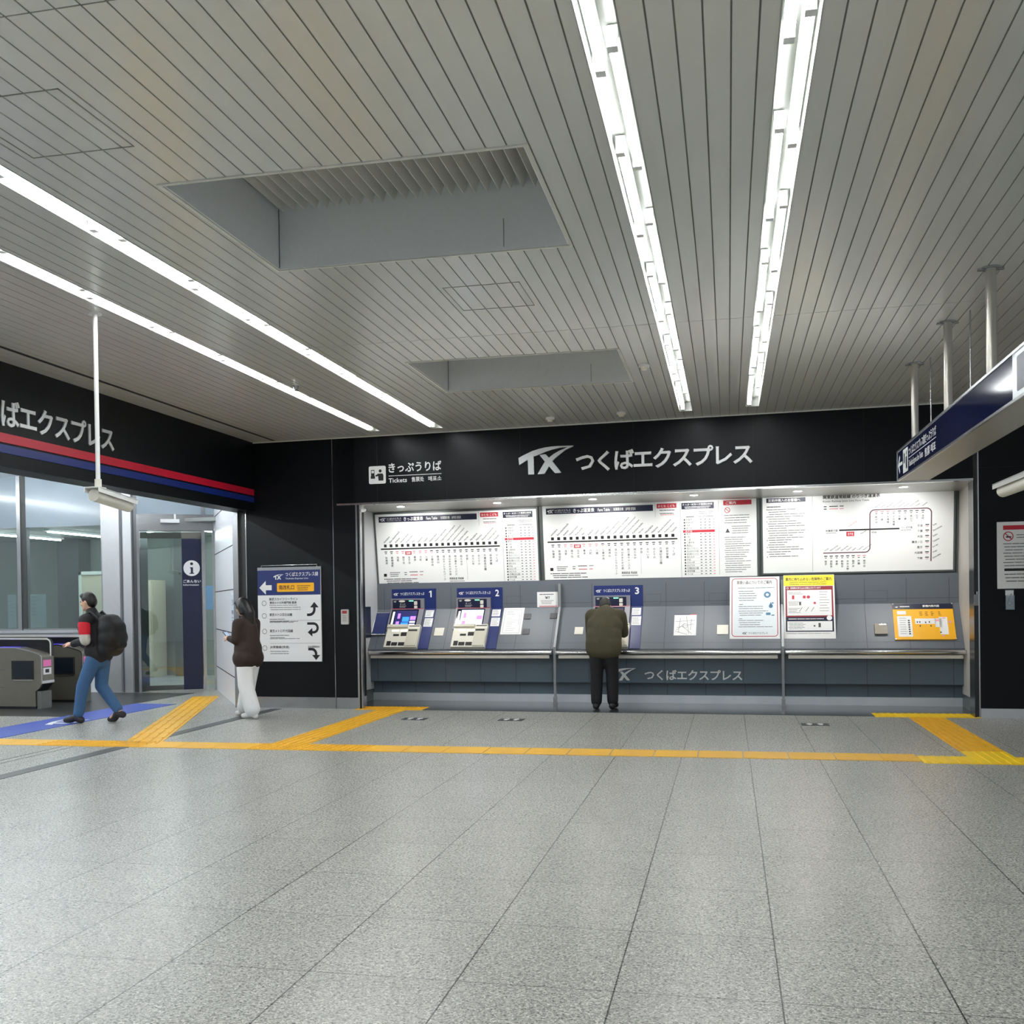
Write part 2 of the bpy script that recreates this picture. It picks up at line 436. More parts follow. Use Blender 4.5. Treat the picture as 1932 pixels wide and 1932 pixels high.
# counter wall: upright, slope, nosing
b = MB(); b.profile([(1.42, 1.72), (1.42, 1.33), (1.02, .76), (1.02, .70), (1.6, .70), (1.6, 1.72)], -4.2, 3.87)
b.mi = 1
JX = [.094 + .5225 * k for k in range(-8, 8)]
for x in JX:
    if -4.2 < x < 3.87 and not any(a < x < c for a, c in ((-3.97, -3.27), (-2.96, -2.26), (-.93, -.24))):
        b.M = UP; b.rect(x - .003, 1.33, x + .003, 1.66, .0008); b.M = SL; b.rect(x - .003, -.70, x + .003, 0, .0008)
b.M = UP
for a, c in ((-2.24, -1.43), (-1.38, -.95), (-.23, 1.62), (1.66, 3.86)): b.rect(a, 1.395, c, 1.400, .0008)
for a, c in ((-2.2, -1.97), (-.2, .02), (.68, .92), (2.72, 3.0)):            # maintenance flaps
    for q in ((a, 1.36, c, 1.363), (a, 1.50, c, 1.503), (a, 1.36, a + .003, 1.503), (c - .003, 1.36, c, 1.503)): b.rect(*q, .0009)
b.M = SL
b.rect(-4.2, -.60, 3.87, -.597, .0008)
struct('wall_counter', b, [GREYW, mat('laminate_joint', (66, 70, 76), .6)], W)
b = MB(); b.profile([(1.12, .72), (1.12, .285), (1.24, .27), (1.24, .112), (1.6, .112), (1.6, .72)], -4.2, 3.87)
b.mi = 1
for x in JX:
    if -4.2 < x < 3.87: b.box(x - .003, 1.119, .29, x + .003, 1.13, .70); b.box(x - .003 + .02, 1.239, .115, x + .003 + .02, 1.25, .262)
b.box(-4.2, 1.117, .283, 3.87, 1.13, .290)
struct('wall_counter_base', b, [SLATE, mat('slate_joint', (48, 58, 66), .5)], W)
struct('baseboard_counter', MB().box(-4.2, 1.20, 0, 3.87, 1.6, .112), mat('plinth_steel', (224, 230, 236), .42, .7, .12, 3, stretch=(1, 1, .1)), W)
b = MB(BO); b.box(-4.25, .012, -.05, 3.87, .07, 1.26)
struct('wall_board_surround', b, DGREY, W)

# fascia over the gates, with its stripes
struct('wall_left', MB().box(-6, 0, 2.725, 13.12, .3, 3.70), BLACK, LEFT)
struct('trim_6', MB().box(-6, -.012, 2.945, 13.03, .004, 3.03), STRED, LEFT)
struct('trim_7', MB().box(-6, -.012, 2.850, 13.03, .004, 2.925), STBLUE, LEFT)

# beyond the gates: ceiling, glazed office, door, white side wall
struct('ceiling_gates', MB().box(-20, -2, H, -6.73, 15.2, H + .05), WALLW)
struct('wall_far_left', MB().box(-20.1, -2, 0, -20, 20, H), WALLW)
GY = 15.2
b = MB(); b.box(-16, GY, 0, -10.22, GY + .12, 1.0); b.mi = 1; b.box(-16, GY - .05, 1.0, -10.22, GY + .14, 1.045)
struct('wall_office_sill', b, [WALLW, ALU])
b = MB()
for x in (-15.0, -13.4, -11.83): b.box(x - .035, GY - .03, 1.045, x + .035, GY + .03, H); b.mi = 1; b.box(x + .035, GY + .0, 1.045, x + .12, GY + .1, H); b.mi = 0
b.box(-16, GY - .01, 1.045, -10.22, GY + .03, 1.075); b.box(-10.26, GY - .03, 1.045, -10.22, GY + .04, H)
w1 = struct('window_1', b, [STEEL, mat('dark_mullion', (70, 72, 72), .4)])
b = MB()
for x0, x1 in ((-15.94, -15.04), (-14.88, -13.44), (-13.28, -11.87), (-11.71, -10.26)): b.box(x0, GY + .005, 1.075, x1, GY + .013, 2.79)
struct('glass', b, CLEAR, parent=w1)
b = MB()
for x0, x1 in ((-15.94, -15.04), (-14.88, -13.44), (-13.28, -11.87), (-11.71, -10.26)): b.box(x0, GY + .005, 2.80, x1, GY + .03, H)
struct('transom_glass', b, FROST, parent=w1)
b = MB(); b.box(-10.22, GY - .06, 0, -9.90, GY + .3, H); b.box(-9.83, GY - .06, 0, -9.68, GY + .3, H)
b.mi = 1; b.box(-9.90, GY - .03, 0, -9.83, GY + .3, H); b.mi = 2; b.box(-9.68, GY - .02, 0, -9.60, GY + .3, H); b.box(-9.875, GY - .035, 0, -9.868, GY - .02, H)
struct('column_office', b, [ALU, mat('column_reveal', (150, 153, 160), .3, .4), mat('column_edge', (92, 94, 96), .3, .5)])
DF = T(-9.55, GY, 0) @ RZ(math.radians(29))
b = MB(); b.box(-.05, -.05, 2.69, 1.18, .10, 2.95); b.box(.98, -.05, 0, 1.03, .06, 2.69); b.box(1.15, -.05, 0, 1.19, .06, 2.69)
b.box(-.05, -.05, 0, -.01, .06, 2.69); b.box(.98, -.03, 2.95, 1.03, .05, H); b.box(-.05, -.06, 2.945, 1.18, -.02, 2.962)
d1 = struct('door_1', b, STEEL, DF)
struct('door_leaf', MB().box(.0, .0, .02, .65, .012, 2.68), CLEAR, parent=d1)
b = MB(); b.box(0, .012, 2.56, .97, .03, 2.66); b.box(0, .012, .02, .97, .03, .10); b.box(.94, .012, .1, .975, .03, 2.6)
struct('door_rail', b, mat('door_rail_grey', (120, 118, 112), .35, .4), parent=d1)
struct('side_light', MB().box(1.03, 0, .02, 1.15, .012, 2.68), CLEAR, parent=d1)
b = MB(); b.box(-.05, .0, 2.962, .98, .03, H); b.box(1.03, .0, 2.962, 1.18, .03, H)
struct('transom_glass', b, FROST, parent=d1)
b = MB(); b.box(.545, -.09, 2.87, .575, -.05, 2.96); b.box(.33, -.13, 2.815, .63, -.05, 2.875)
tag(obj('door_sensor', b, WHITE, frame=DF), 'white sensor bar fixed over the glazed office door', 'door sensor')
WF = T(-8.5206, 15.7706, 0) @ RZ(math.radians(-56.9))
b = MB(); b.box(0, .01, 0, 3.23, .2, H)
b.mi = 1
for z in (.40, 1.03, 1.655, 2.285, 2.92): b.box(0, .008, z - .007, 3.23, .02, z + .007)
struct('wall_white', b, [WALLW, JOINT], WF)
b = MB(); b.box(-5.76, -.03, 0, -5.68, .25, 2.9); b.mi = 1; b.box(-5.68, .02, 0, -5.57, .25, 2.9)
struct('trim_8', b, [STEEL, mat('dark_reveal', (46, 48, 48), .4)], W)
# inside of the office
struct('wall_office_back', MB().box(-18, 19, 0, -6, 19.1, 2.9), GREEN)
struct('ceiling_office', MB().box(-18, GY + .3, 2.84, -6, 19, 2.9), mat('office_ceiling', (150, 156, 152), .6))
b = MB(); b.box(-13.6, 18.6, 0, -13.1, 19, 2.84); b.box(-11.0, 18.7, 0, -10.7, 19, 2.84)
struct('column_office_inner', b, mat('dark_office_column', (70, 76, 74), .5))
b = MB(); b.box(-12.9, 18.3, 0, -12.84, 18.4, 2.15); b.box(-12.9, 18.3, 2.08, -12.2, 18.4, 2.15)
d2 = struct('door_2', b, mat('pale_frame', (206, 214, 208), .4))
struct('door_leaf', MB().box(-12.84, 18.33, 0, -12.2, 18.37, 2.08), BEIGE, parent=d2)

# ================================================================== LAMPS AND CEILING THINGS
LLAB = {'A': 'recessed fluorescent line light, the one nearest the black fascia over the gates',
        'B': 'recessed fluorescent line light, second from the black fascia over the gates',
        'C': 'recessed line light with staggered tubes, beside the two ceiling vents',
        'D': 'recessed line light with staggered tubes, nearest the blue hanging sign'}
for key, (x0, x1, y1) in LAMPS.items():
    t = thing('ceiling_line_light', LLAB[key], 'ceiling light', ((x0 + x1) / 2, 4.0, H), group='ceiling line lights')
    b = MB(); y0 = -5.9; top = H + .10; e_ = .006
    b.box(x0, y0, top, x1, y1, top + .01)
    b.box(x0, y0, H - .004, x0 + e_, y1, top); b.box(x1 - e_, y0, H - .004, x1, y1, top); b.box(x0, y1 - e_, H - .004, x1, y1, top)
    obj('housing', b, mat('trough_white', (168, 170, 164), .45), t)
    y = y1 - .06; i = 0
    while y > -4.5:
        cx = x0 + .045 if i % 2 == 0 else x1 - .045
        b = MB(); b.tube([(cx, y - 1.15, H + .020), (cx, y - .03, H + .020)], .0155, 8)
        tb_ = obj('fluorescent_tube', b, LAMP, t)
        b = MB()
        for q in (y - 1.20, y - .03): b.box(cx - .022, q, H + .002, cx + .022, q + .05, H + .09)
        b.box(cx - .024, y - 1.19, H + .045, cx + .024, y - .01, H + .094)
        obj('lamp_holder', b, WHITE, tb_)
        y -= .99; i += 1
for i, (x0, x1, y0, y1) in enumerate(VENTS):
    t = thing('ceiling_vent', ('large rectangular ceiling vent with louvre blades, nearer one' if i == 0 else 'smaller looking ceiling vent, farther one towards the ticket wall'),
              'air vent', ((x0 + x1) / 2, (y0 + y1) / 2, H), group='ceiling vents')
    b = MB(); zt = H + .62
    b.box(x0, y0, H + .001, x0 + .008, y1, zt); b.box(x1 - .008, y0, H + .001, x1, y1, zt)
    b.box(x0 + .008, y0, H + .001, x1 - .008, y0 + .008, zt); b.box(x0 + .008, y1 - .008, H + .001, x1 - .008, y1, zt)
    b.mi = 1; b.box(x0 - .02, y0 - .02, zt, x1 + .02, y1 + .02, zt + .02)
    b.box(x0 + .0085, y1 - .012, H + .01, x0 + .0115, y1 - .009, H + .40); b.box(x1 - .42, y1 - .010, H + .02, x1 - .417, y1 - .007, H + .2)
    obj('shaft', b, [mat('vent_shaft_grey', (238, 242, 244), .5), JOINT], t)
    b = MB(); lip = .022
    b.box(x0 - lip, y0 - lip, H - .006, x1 + lip, y0, H + .004); b.box(x0 - lip, y1, H - .006, x1 + lip, y1 + lip, H + .004)
    b.box(x0 - lip, y0, H - .006, x0, y1, H + .004); b.box(x1, y0, H - .006, x1 + lip, y1, H + .004)
    obj('rim', b, mat('vent_rim', (216, 216, 208), .4), t)
    for k in range(25):
        x = x0 + .04 + k * (x1 - x0 - .06) / 24.5
        b = MB(); b.prism([(x, H + .38), (x + .004, H + .38), (x + .052, H + .50), (x + .048, H + .50)], y0, y1)
        obj('louvre_blade', b, mat('louvre_grey', (226, 224, 216), .5), t)
    b = MB(); b.box(x0, (y0 + y1) / 2 - .005, H + .40, x1, (y0 + y1) / 2 + .005, H + .41)
    obj('cross_bar', b, DGREY, t)
for i, (x, y) in enumerate(((-2.114, 12.3), (-1.231, 12.2), (-.763, 9.777))):
    t = thing('smoke_detector', ('white ceiling detector near the fascia, left one of the pair', 'white ceiling detector near the fascia, right one of the pair', 'round ceiling detector between the far vent and the line light')[i],
              'smoke detector', (x, y, H), group='ceiling detectors')
    b = MB(); b.tube([(x, y, H), (x, y, H - .022)], .055, 16); obj('base', b, WHITE, t)
    b = MB(); b.tube([(x, y, H - .022), (x, y, H - .05)], [.04, .028], 16); obj('sensor_head', b, OFFW, t)
b = MB(); b.tube([(-4.323, 9.758, H), (-4.323, 9.758, H - .05)], [.03, .014], 12); b.tube([(-4.323, 9.758, H - .045), (-4.323, 9.758, H - .05)], .03, 12)
tag(obj('fire_sprinkler', b, STEEL, loc=(-4.323, 9.758, H)), 'small sprinkler head on the ceiling beside a line light', 'sprinkler')
# lamps in the soffit above the fare boards
DL = ['over the left end of the first fare board', 'over the right part of the first fare board', 'over the left part of the middle fare board',
      'over the right part of the middle fare board', 'over the left end of the last fare board', 'behind the end of the hanging sign']
for x, d in zip((-3.46, -2.07, -.76, .56, 1.85, 3.10), DL):
    t = thing('downlight', 'small round recessed downlight ' + d, 'downlight', (x, .50, 2.77), W, 'soffit downlights')
    b = MB(); n = 20
    vs = [(x + r * math.cos(6.2832 * k / n), .50 + r * math.sin(6.2832 * k / n), z) for r, z in ((.062, 2.766), (.05, 2.764), (.05, 2.770)) for k in range(n)]
    b.add(vs, [(j * n + k, j * n + (k + 1) % n, (j + 1) * n + (k + 1) % n, (j + 1) * n + k) for j in range(2) for k in range(n)])
    obj('trim_ring', b, WHITE, t)
    b = MB(); b.add([(x + .05 * math.cos(6.2832 * k / n), .50 + .05 * math.sin(6.2832 * k / n), 2.7665) for k in range(n)][::-1], [tuple(range(n))])
    obj('lens', b, DLAMP, t)
    ld = bpy.data.lights.new('spot', 'SPOT'); ld.energy = SPOT; ld.spot_size = math.radians(112); ld.spot_blend = .9; ld.shadow_soft_size = .04; ld.color = (1, .985, .96)
    lo_ = bpy.data.objects.new('spot_lamp', ld); COL.objects.link(lo_); lo_.parent = t
    lo_.matrix_local = T(0, 0, -.012) @ Vector((0, .84, -.60)).to_track_quat('-Z', 'Y').to_matrix().to_4x4()

# ================================================================== BIG SIGNS
LOGO = [(0.0, 0.278), (0.096, 0.324), (0.251, 0.388), (0.377, 0.421), (0.488, 0.441), (0.605, 0.451), (0.737, 0.454), (0.99, 0.447), (0.99, 0.436), (0.929, 0.412), (0.845, 0.377), (0.748, 0.308), (0.664, 0.243), (0.612, 0.195), (0.768, -0.009), (0.748, -0.016), (0.655, -0.016), (0.549, 0.11), (0.471, -0.021), (0.345, -0.021), (0.414, 0.093), (0.478, 0.192), (0.385, 0.311), (0.466, 0.322), (0.496, 0.318), (0.516, 0.294), (0.551, 0.256), (0.638, 0.318), (0.742, 0.372), (0.833, 0.404), (0.888, 0.43), (0.758, 0.423), (0.619, 0.4), (0.486, 0.363), (0.389, 0.328), (0.305, 0.3), (0.274, 0.297), (0.279, -0.022), (0.175, -0.022), (0.168, 0.242), (0.115, 0.214), (0.012, 0.152)]
def logo(mb, x, z, w, lift=0, deep=0):
    pts = [(x + u * w, z + (v + .02) * w) for u, v in LOGO]
    if deep: mb.prism(pts, -lift - deep, -lift)
    else: mb.flat(pts, lift)
NAME = 'つくばエクスプレス'
def letters(t, s, x0, pitch, z0, z1, m, lift, deep):
    for i, ch in enumerate(s):
        ar = text_geo(ch, .02)[0]; k = (z1 - z0) / .94
        ax = min(p[0] for p in ar); bx = max(p[0] for p in ar); az = min(p[1] for p in ar); bz = max(p[1] for p in ar)
        cx = x0 + pitch * i + (pitch - .96 * k) / 2
        b = MB(); b.text(ch, cx + ax * k * .98, cx + bx * k * .98, z0 + (az + .09) * k, z0 + (bz + .09) * k, lift + deep, .02, deep=deep)
        obj('letter', b, m, t)
t = thing('fascia_sign', 'big silver railway name with its curved emblem on the black fascia above the ticket counter', 'sign', (-.2, 0, 3.2), W)
b = MB(); logo(b, -1.633, 3.064, .73, 0, .03); obj('emblem', b, LETTER, t)
letters(t, NAME, -.885, .2445, 3.068, 3.325, mat('letter_white', (244, 246, 247), .4), 0, .03)
t = thing('fascia_sign', 'big silver railway name on the black fascia with red and blue stripes over the gates', 'sign', (8.6, 0, 3.2), LEFT)
letters(t, NAME, 7.525, .2495, 3.09, 3.345, LETTER, 0, .012)
t = thing('ticket_sign', 'white ticket office pictogram and lettering at the left end of the black fascia', 'sign', (-3.2, 0, 3.15), W)
b = MB(); b.bev(-3.717, -.006, 3.035, -3.475, 0, 3.272, .02); obj('pictogram_panel', b, WHITE, t)
b = MB(); L_ = .0068
b.rect(-3.685, 3.14, -3.635, 3.222, L_); b.rect(-3.69, 3.105, -3.628, 3.14, L_); b.disc(-3.553, 3.205, .021, L_)
b.flat([(-3.59, 3.17), (-3.52, 3.17), (-3.508, 3.15), (-3.508, 3.075), (-3.578, 3.075), (-3.585, 3.14), (-3.61, 3.128), (-3.612, 3.145)], L_); b.rect(-3.622, 3.135, -3.605, 3.155, L_)
obj('pictogram', b, INK, t)
b = MB(); b.rect(-3.678, 3.178, -3.642, 3.212, .0074); obj('pictogram_window', b, WHITE, t)
b = MB(); b.text('きっぷうりば', -3.435, -2.69, 3.175, 3.305, .004, .028); b.rect(-3.435, 3.128, -2.69, 3.136, .004)
b.text('Tickets', -3.435, -3.175, 3.04, 3.10, .004, .025); b.text('售票处', -3.11, -2.935, 3.04, 3.105, .004, .02); b.text('매표소', -2.875, -2.69, 3.04, 3.105, .004, .02)
obj('lettering', b, WHITE, t)

# ================================================================== FARE BOARDS
STN = ['秋葉原', '新御徒町', '浅草', '南千住', '北千住', '青井', '六町', '八潮', '三郷中央', '南流山', '流山セントラルパーク', '流山おおたかの森', '柏の葉キャンパス', '柏たなか', '守谷', 'みらい平', 'みどりの', '万博記念公園', '研究学園', 'つくば']
ROM = ['Akihabara', 'Shin-okachimachi', 'Asakusa', 'Minami-senju', 'Kita-senju', 'Aoi', 'Rokucho', 'Yashio', 'Misato-chuo', 'Minami-nagareyama', 'Nagareyama-centralpark', 'Nagareyama-otakanomori', 'Kashiwanoha-campus', 'Kashiwa-tanaka', 'Moriya', 'Miraidaira', 'Midorino', 'Bampaku-kinenkoen', 'Kenkyu-gakuen', 'Tsukuba']
def bars(mb, x0, x1, z, n, dz, h, lift, short=.25, seed=1):
    """lines of print too small to read"""
    r = random.Random(seed)
    for i in range(n):
        e = x1 - (x1 - x0) * (r.random() * short)
        x = x0 + (x1 - x0) * .02 * (i % 3)
        while x < e:
            w = min(e - x, (x1 - x0) * (.08 + .2 * r.random())); mb.rect(x, z - i * dz - h * .82, x + w * .93, z - i * dz - h * .18, lift); x += w
def rom(mb, s, x, z, size, lift, ang=45):
    mb.text(s, x, x + size * .56 * len(s), z, z + size, lift, .022, math.radians(ang))
def board_base(label, x0, x1, z0, z1):
    t = thing('fare_board', label, 'fare board', ((x0 + x1) / 2, 1.40, 2.2), W, 'fare boards above the ticket counter')
    b = MB(BO); b.box(x0, -.008, z0, x1, .012, z1); obj('panel', b, BOARDW, t)
    b = MB(BO); e = .022
    b.box(x0 - e, -.014, z0 - e, x1 + e, .012, z0); b.box(x0 - e, -.014, z1, x1 + e, .012, z1 + e); b.box(x0 - e, -.014, z0, x0, .012, z1); b.box(x1, -.014, z0, x1 + e, .012, z1)
    obj('frame', b, DGREY, t)
    return t
def fare_board(label, x0, x1, z0, z1, du, dv):
    t = board_base(label, x0, x1, z0, z1)
    l1, l2 = .0090, .0096
    B_ = BO @ T(du, 0, dv)
    hd = MB(B_); hd.rect(-4.115, .930, -2.60, 1.015, l1); hd.rect(-2.21, .935, -1.773, 1.022, l1); obj('header_band', hd, DNAVY, t)
    wh = MB(B_); logo(wh, -4.095, .947, .10, l2); wh.text(NAME, -3.99, -3.76, .965, .998, l2, .02); wh.text('Tsukuba Express', -3.99, -3.76, .945, .960, l2, .0)
    wh.text('きっぷ運賃表', -3.72, -3.42, .943, 1.002, l2, .03); wh.text('Fare Table', -3.37, -3.20, .95, .992, l2, .01); wh.text('车票票价表', -3.15, -3.01, .95, .992, l2, .01); wh.text('승차권 운임표', -2.98, -2.84, .95, .992, l2, .01)
    wh.text('きっぷ・ICカード運賃比較表', -2.195, -1.79, .985, 1.012, l2, .02); bars(wh, -2.17, -1.81, .972, 2, .018, .010, l2, .1)
    wh.text('当駅', -3.715, -3.643, .452, .487, l2, .03); wh.text('北千住', -2.165, -2.07, .618, .645, l2, .02)
    rd = MB(B_); rd.rect(-2.548, .961, -2.278, 1.024, l1); rd.rect(-3.728, .443, -3.630, .495, l1); rd.rect(-2.195, .614, -1.766, .648, l1)
    bars(rd, -3.67, -3.55, .150, 1, .02, .016, l1, 0); bars(rd, -3.52, -3.47, .150, 1, .02, .014, l1, 0)
    wh.text('おとな こども', -2.53, -2.30, .975, 1.008, l2, .02)
    obj('red_print', rd, REDINK, t); obj('white_lettering', wh, WHITE, t)
    ln = MB(B_); ln.rect(-4.109, .526, -2.274, .546, l1)
    ln.rect(-2.572, .841, -2.570, 1.04, l1); ln.rect(-2.229, .0, -2.226, 1.03, l1)
    k = MB(B_); g = MB(B_); pk = MB(B_)
    for i, s in enumerate(STN):
        x = -4.035 + i * .08945
        k.bev(x - .021, -l1, .562, x + .021, -l1 + .0005, .604, .006)
        sz = .0395 if len(s) < 7 else .0375
        k.vtext(s, x + .006, .425, sz, l1, .012)
        rom(g, ROM[i], x - .012, .618, .026, l1)
        if i != 4:
            (pk if 1 < i < 8 else g).rect(x - .02, .486, x + .022, .500, l1); (pk if 1 < i < 9 else g).rect(x - .014, .462, x + .016, .474, l1)
        z = .7945 - i * .0394
        if i != 4:
            k.rect(-2.182, z - .014, -2.164, z + .006, l1); k.text(s, -2.150, -2.150 + min(.16, .026 * len(s)), z - .016, z + .010, l1, .006)
            for q, m_ in ((-1.965, g), (-1.905, g), (-1.845, g), (-1.79, pk)): m_.rect(q, z - .009, q + .024, z + .001, l1)
        g.rect(-2.19, z - .021, -1.77, z - .0195, l1)
    bars(k, -2.15, -2.04, .838, 1, .02, .016, l1, 0); bars(g, -1.98, -1.78, .90, 2, .022, .010, l1, .1); bars(g, -1.98, -1.78, .838, 1, .02, .012, l1, .1)
    k.rect(-4.085, .125, -4.04, .168, l1)
    bars(g, -3.99, -3.82, .188, 3, .026, .014, l1, .3); bars(k, -3.76, -3.72, .188, 2, .03, .016, l1, 0); bars(k, -3.68, -3.55, .196, 1, .03, .016, l1, 0); bars(g, -3.52, -3.46, .196, 1, .03, .014, l1, 0)
    k.disc(-4.075, .085, .008, l1); bars(k, -4.06, -3.54, .092, 3, .028, .015, l1, .25)
    k.text('関東鉄道 常総線', -3.06, -2.845, .060, .095, l1, .015); bars(g, -3.06, -2.83, .045, 1, .02, .012, l1, 0); g.rect(-2.785, .06, -2.783, .42, l1)
    bars(g, -2.51, -2.30, .94, 2, .045, .016, l1, .1); bars(pk, -2.50, -2.30, .875, 1, .045, .014, l1, .1)
    obj('route_line', ln, INK, t); obj('black_lettering', k, INK, t); obj('grey_lettering', g, GREYINK, t); obj('pink_print', pk, PINKINK, t)
    return t
fare_board('white fare board over machines 1 and 2, route line with small red box', -4.17, -1.715, -.015, 1.05, 0, 0)
t = fare_board('widest white fare board, in the middle, with a red notice heading', -1.628, 1.332, .03, 1.082, 2.540, .032)
b = MB(BO); b.rect(.893, 1.003, 1.267, 1.067, .009); b.ring(.945, .935, .030, .038, .009); b.line(.92, .958, .97, .912, .008, .009); obj('notice_heading', b, REDINK, t)
b = MB(BO); b.text('ご案内', .925, 1.06, 1.013, 1.055, .0096, .02); obj('notice_title', b, WHITE, t)
b = MB(BO); bars(b, .90, 1.26, .87, 4, .034, .012, .009, .25, 3); bars(b, 1.0, 1.26, .72, 4, .03, .012, .009, .2, 4); bars(b, .90, 1.26, .57, 17, .0295, .011, .009, .35, 5)
b.flat([(.915, .63), (.975, .63), (.945, .69)], .009); b.rect(.828, .06, .831, 1.065, .009); obj('notice_text', b, GREYINK, t)
# third board: branch line
t = board_base('white fare board at the right end with a looping branch line diagram', 1.41, 3.803, .063, 1.12)
l1, l2 = .009, .0096
b = MB(BO); b.rect(1.460, 1.012, 1.967, 1.072, l1); obj('header_band', b, DNAVY, t)
wh = MB(BO); wh.text('定期券購入のお客様へ', 1.485, 1.90, 1.022, 1.062, l2, .02); wh.text('北千住', 2.50, 2.57, .548, .583, l2, .03)
rd = MB(BO); rd.rect(2.484, .535, 2.584, .595, l1); obj('red_print', rd, REDINK, t); obj('white_lettering', wh, WHITE, t)
k = MB(BO); g = MB(BO); pk = MB(BO); ln = MB(BO)
k.text('関東鉄道常総線 のりつぎ運賃表', 2.19, 2.905, 1.035, 1.085, l1, .028); k.text('Kanto Railway Joso Line Fare Table', 2.19, 2.77, .985, 1.015, l1, .0)
k.rect(2.394, .607, 3.146, .627, l1)
k.text('秋葉原方面', 2.222, 2.375, .600, .628, l1, .02); bars(g, 2.225, 2.36, .588, 1, .02, .010, l1, 0)
k.text('つくば方面', 3.165, 3.305, .615, .643, l1, .02); bars(g, 3.165, 3.29, .600, 1, .02, .010, l1, 0)
k.text('守谷', 2.80, 2.865, .562, .592, l1, .02); rom(g, 'Moriya', 2.672, .55, .024, l1, 32); rom(pk, 'Kita-senju', 2.522, .655, .022, l1, 34)
for i, (z, m_) in enumerate(((.945, k), (.912, pk))):
    bars(k, 2.20, 2.235, z, 1, .02, .020, l1, 0); bars(m_, 2.27, 2.38, z, 1, .02, .018, l1, 0); bars(m_, 2.40, 2.45, z, 1, .02, .018, l1, 0)
arc = lambda cx, cz, r, a0, a1: [(cx + r * math.cos(math.radians(a0 + (a1 - a0) * j / 6)), cz + r * math.sin(math.radians(a0 + (a1 - a0) * j / 6))) for j in range(7)]
ln.poly([(2.190, .318)] + arc(2.72, .378, .06, -90, 0) + arc(2.84, .812, .06, 180, 90) + arc(3.475, .812, .06, 90, 0) + [(3.535, .180)], .014, l1)
obj('route_line', ln, mat('branch_line_plum', (96, 62, 74), .5), t)
for i, (s, r) in enumerate(zip(['取手', '西取手', '寺原', '新取手', 'ゆめみ野', '稲戸井', '戸頭', '南守谷'], ['Toride', 'Nishi-toride', 'Terahara', 'Shin-toride', 'Yumemino', 'Inatoi', 'Togashira', 'Minami-moriya'])):
    x = 2.222 + i * .0697; k.vtext(s, x, .222, .034, l1, .015); rom(g, r, x - .01, .338, .018, l1, 36); (pk if i > 5 else g).rect(x - .02, .268, x + .02, .282, l1); g.rect(x - .012, .246, x + .012, .256, l1)
for i, (s, r) in enumerate(zip(['新守谷', '小絹', '水海道', '北水海道', '中妻', '三妻', '南石下', '石下', '玉村'], ['Shin-moriya', 'Kokinu', 'Mitsukaido', 'Kita-mitsukaido', 'Nakatsuma', 'Mitsuma', 'Minami-ishige', 'Ishige', 'Tamamura'])):
    x = 2.859 + i * .0715; k.vtext(s, x, .795, .034, l1, .015); rom(g, r, x - .01, .893, .018, l1, 36); (pk if i < 4 else g).rect(x - .02, .838, x + .02, .852, l1); g.rect(x - .012, .816, x + .012, .826, l1)
for i, (s, r) in enumerate(zip(['宗道', '下妻', '大宝', '騰波ノ江', '黒子', '大田郷', '下館'], ['Sodo', 'Shimotsuma', 'Daiho', 'Tobanoe', 'Kurogo', 'Otago', 'Shimodate'])):
    z = .649 - i * .071; k.text(s, 3.43 - .033 * len(s), 3.43, z - .016, z + .016, l1, .015); rom(g, r, 3.56, z - .012, .022, l1, 30); g.rect(3.462, z + .002, 3.508, z + .016, l1); pk.rect(3.468, z - .016, 3.5, z - .008, l1)
bars(k, 1.465, 1.65, .965, 1, .03, .018, l1, 0)
bars(g, 1.475, 1.968, .925, 21, .0315, .013, l1, .55, 9)
for z in (.93, .83, .765, .67, .515, .42, .36, .29): k.rect(1.462, z - .014, 1.472, z - .002, l1)
g.rect(2.053, .075, 2.056, 1.115, l1)
obj('black_lettering', k, INK, t); obj('grey_lettering', g, GREYINK, t); obj('pink_print', pk, PINKINK, t)

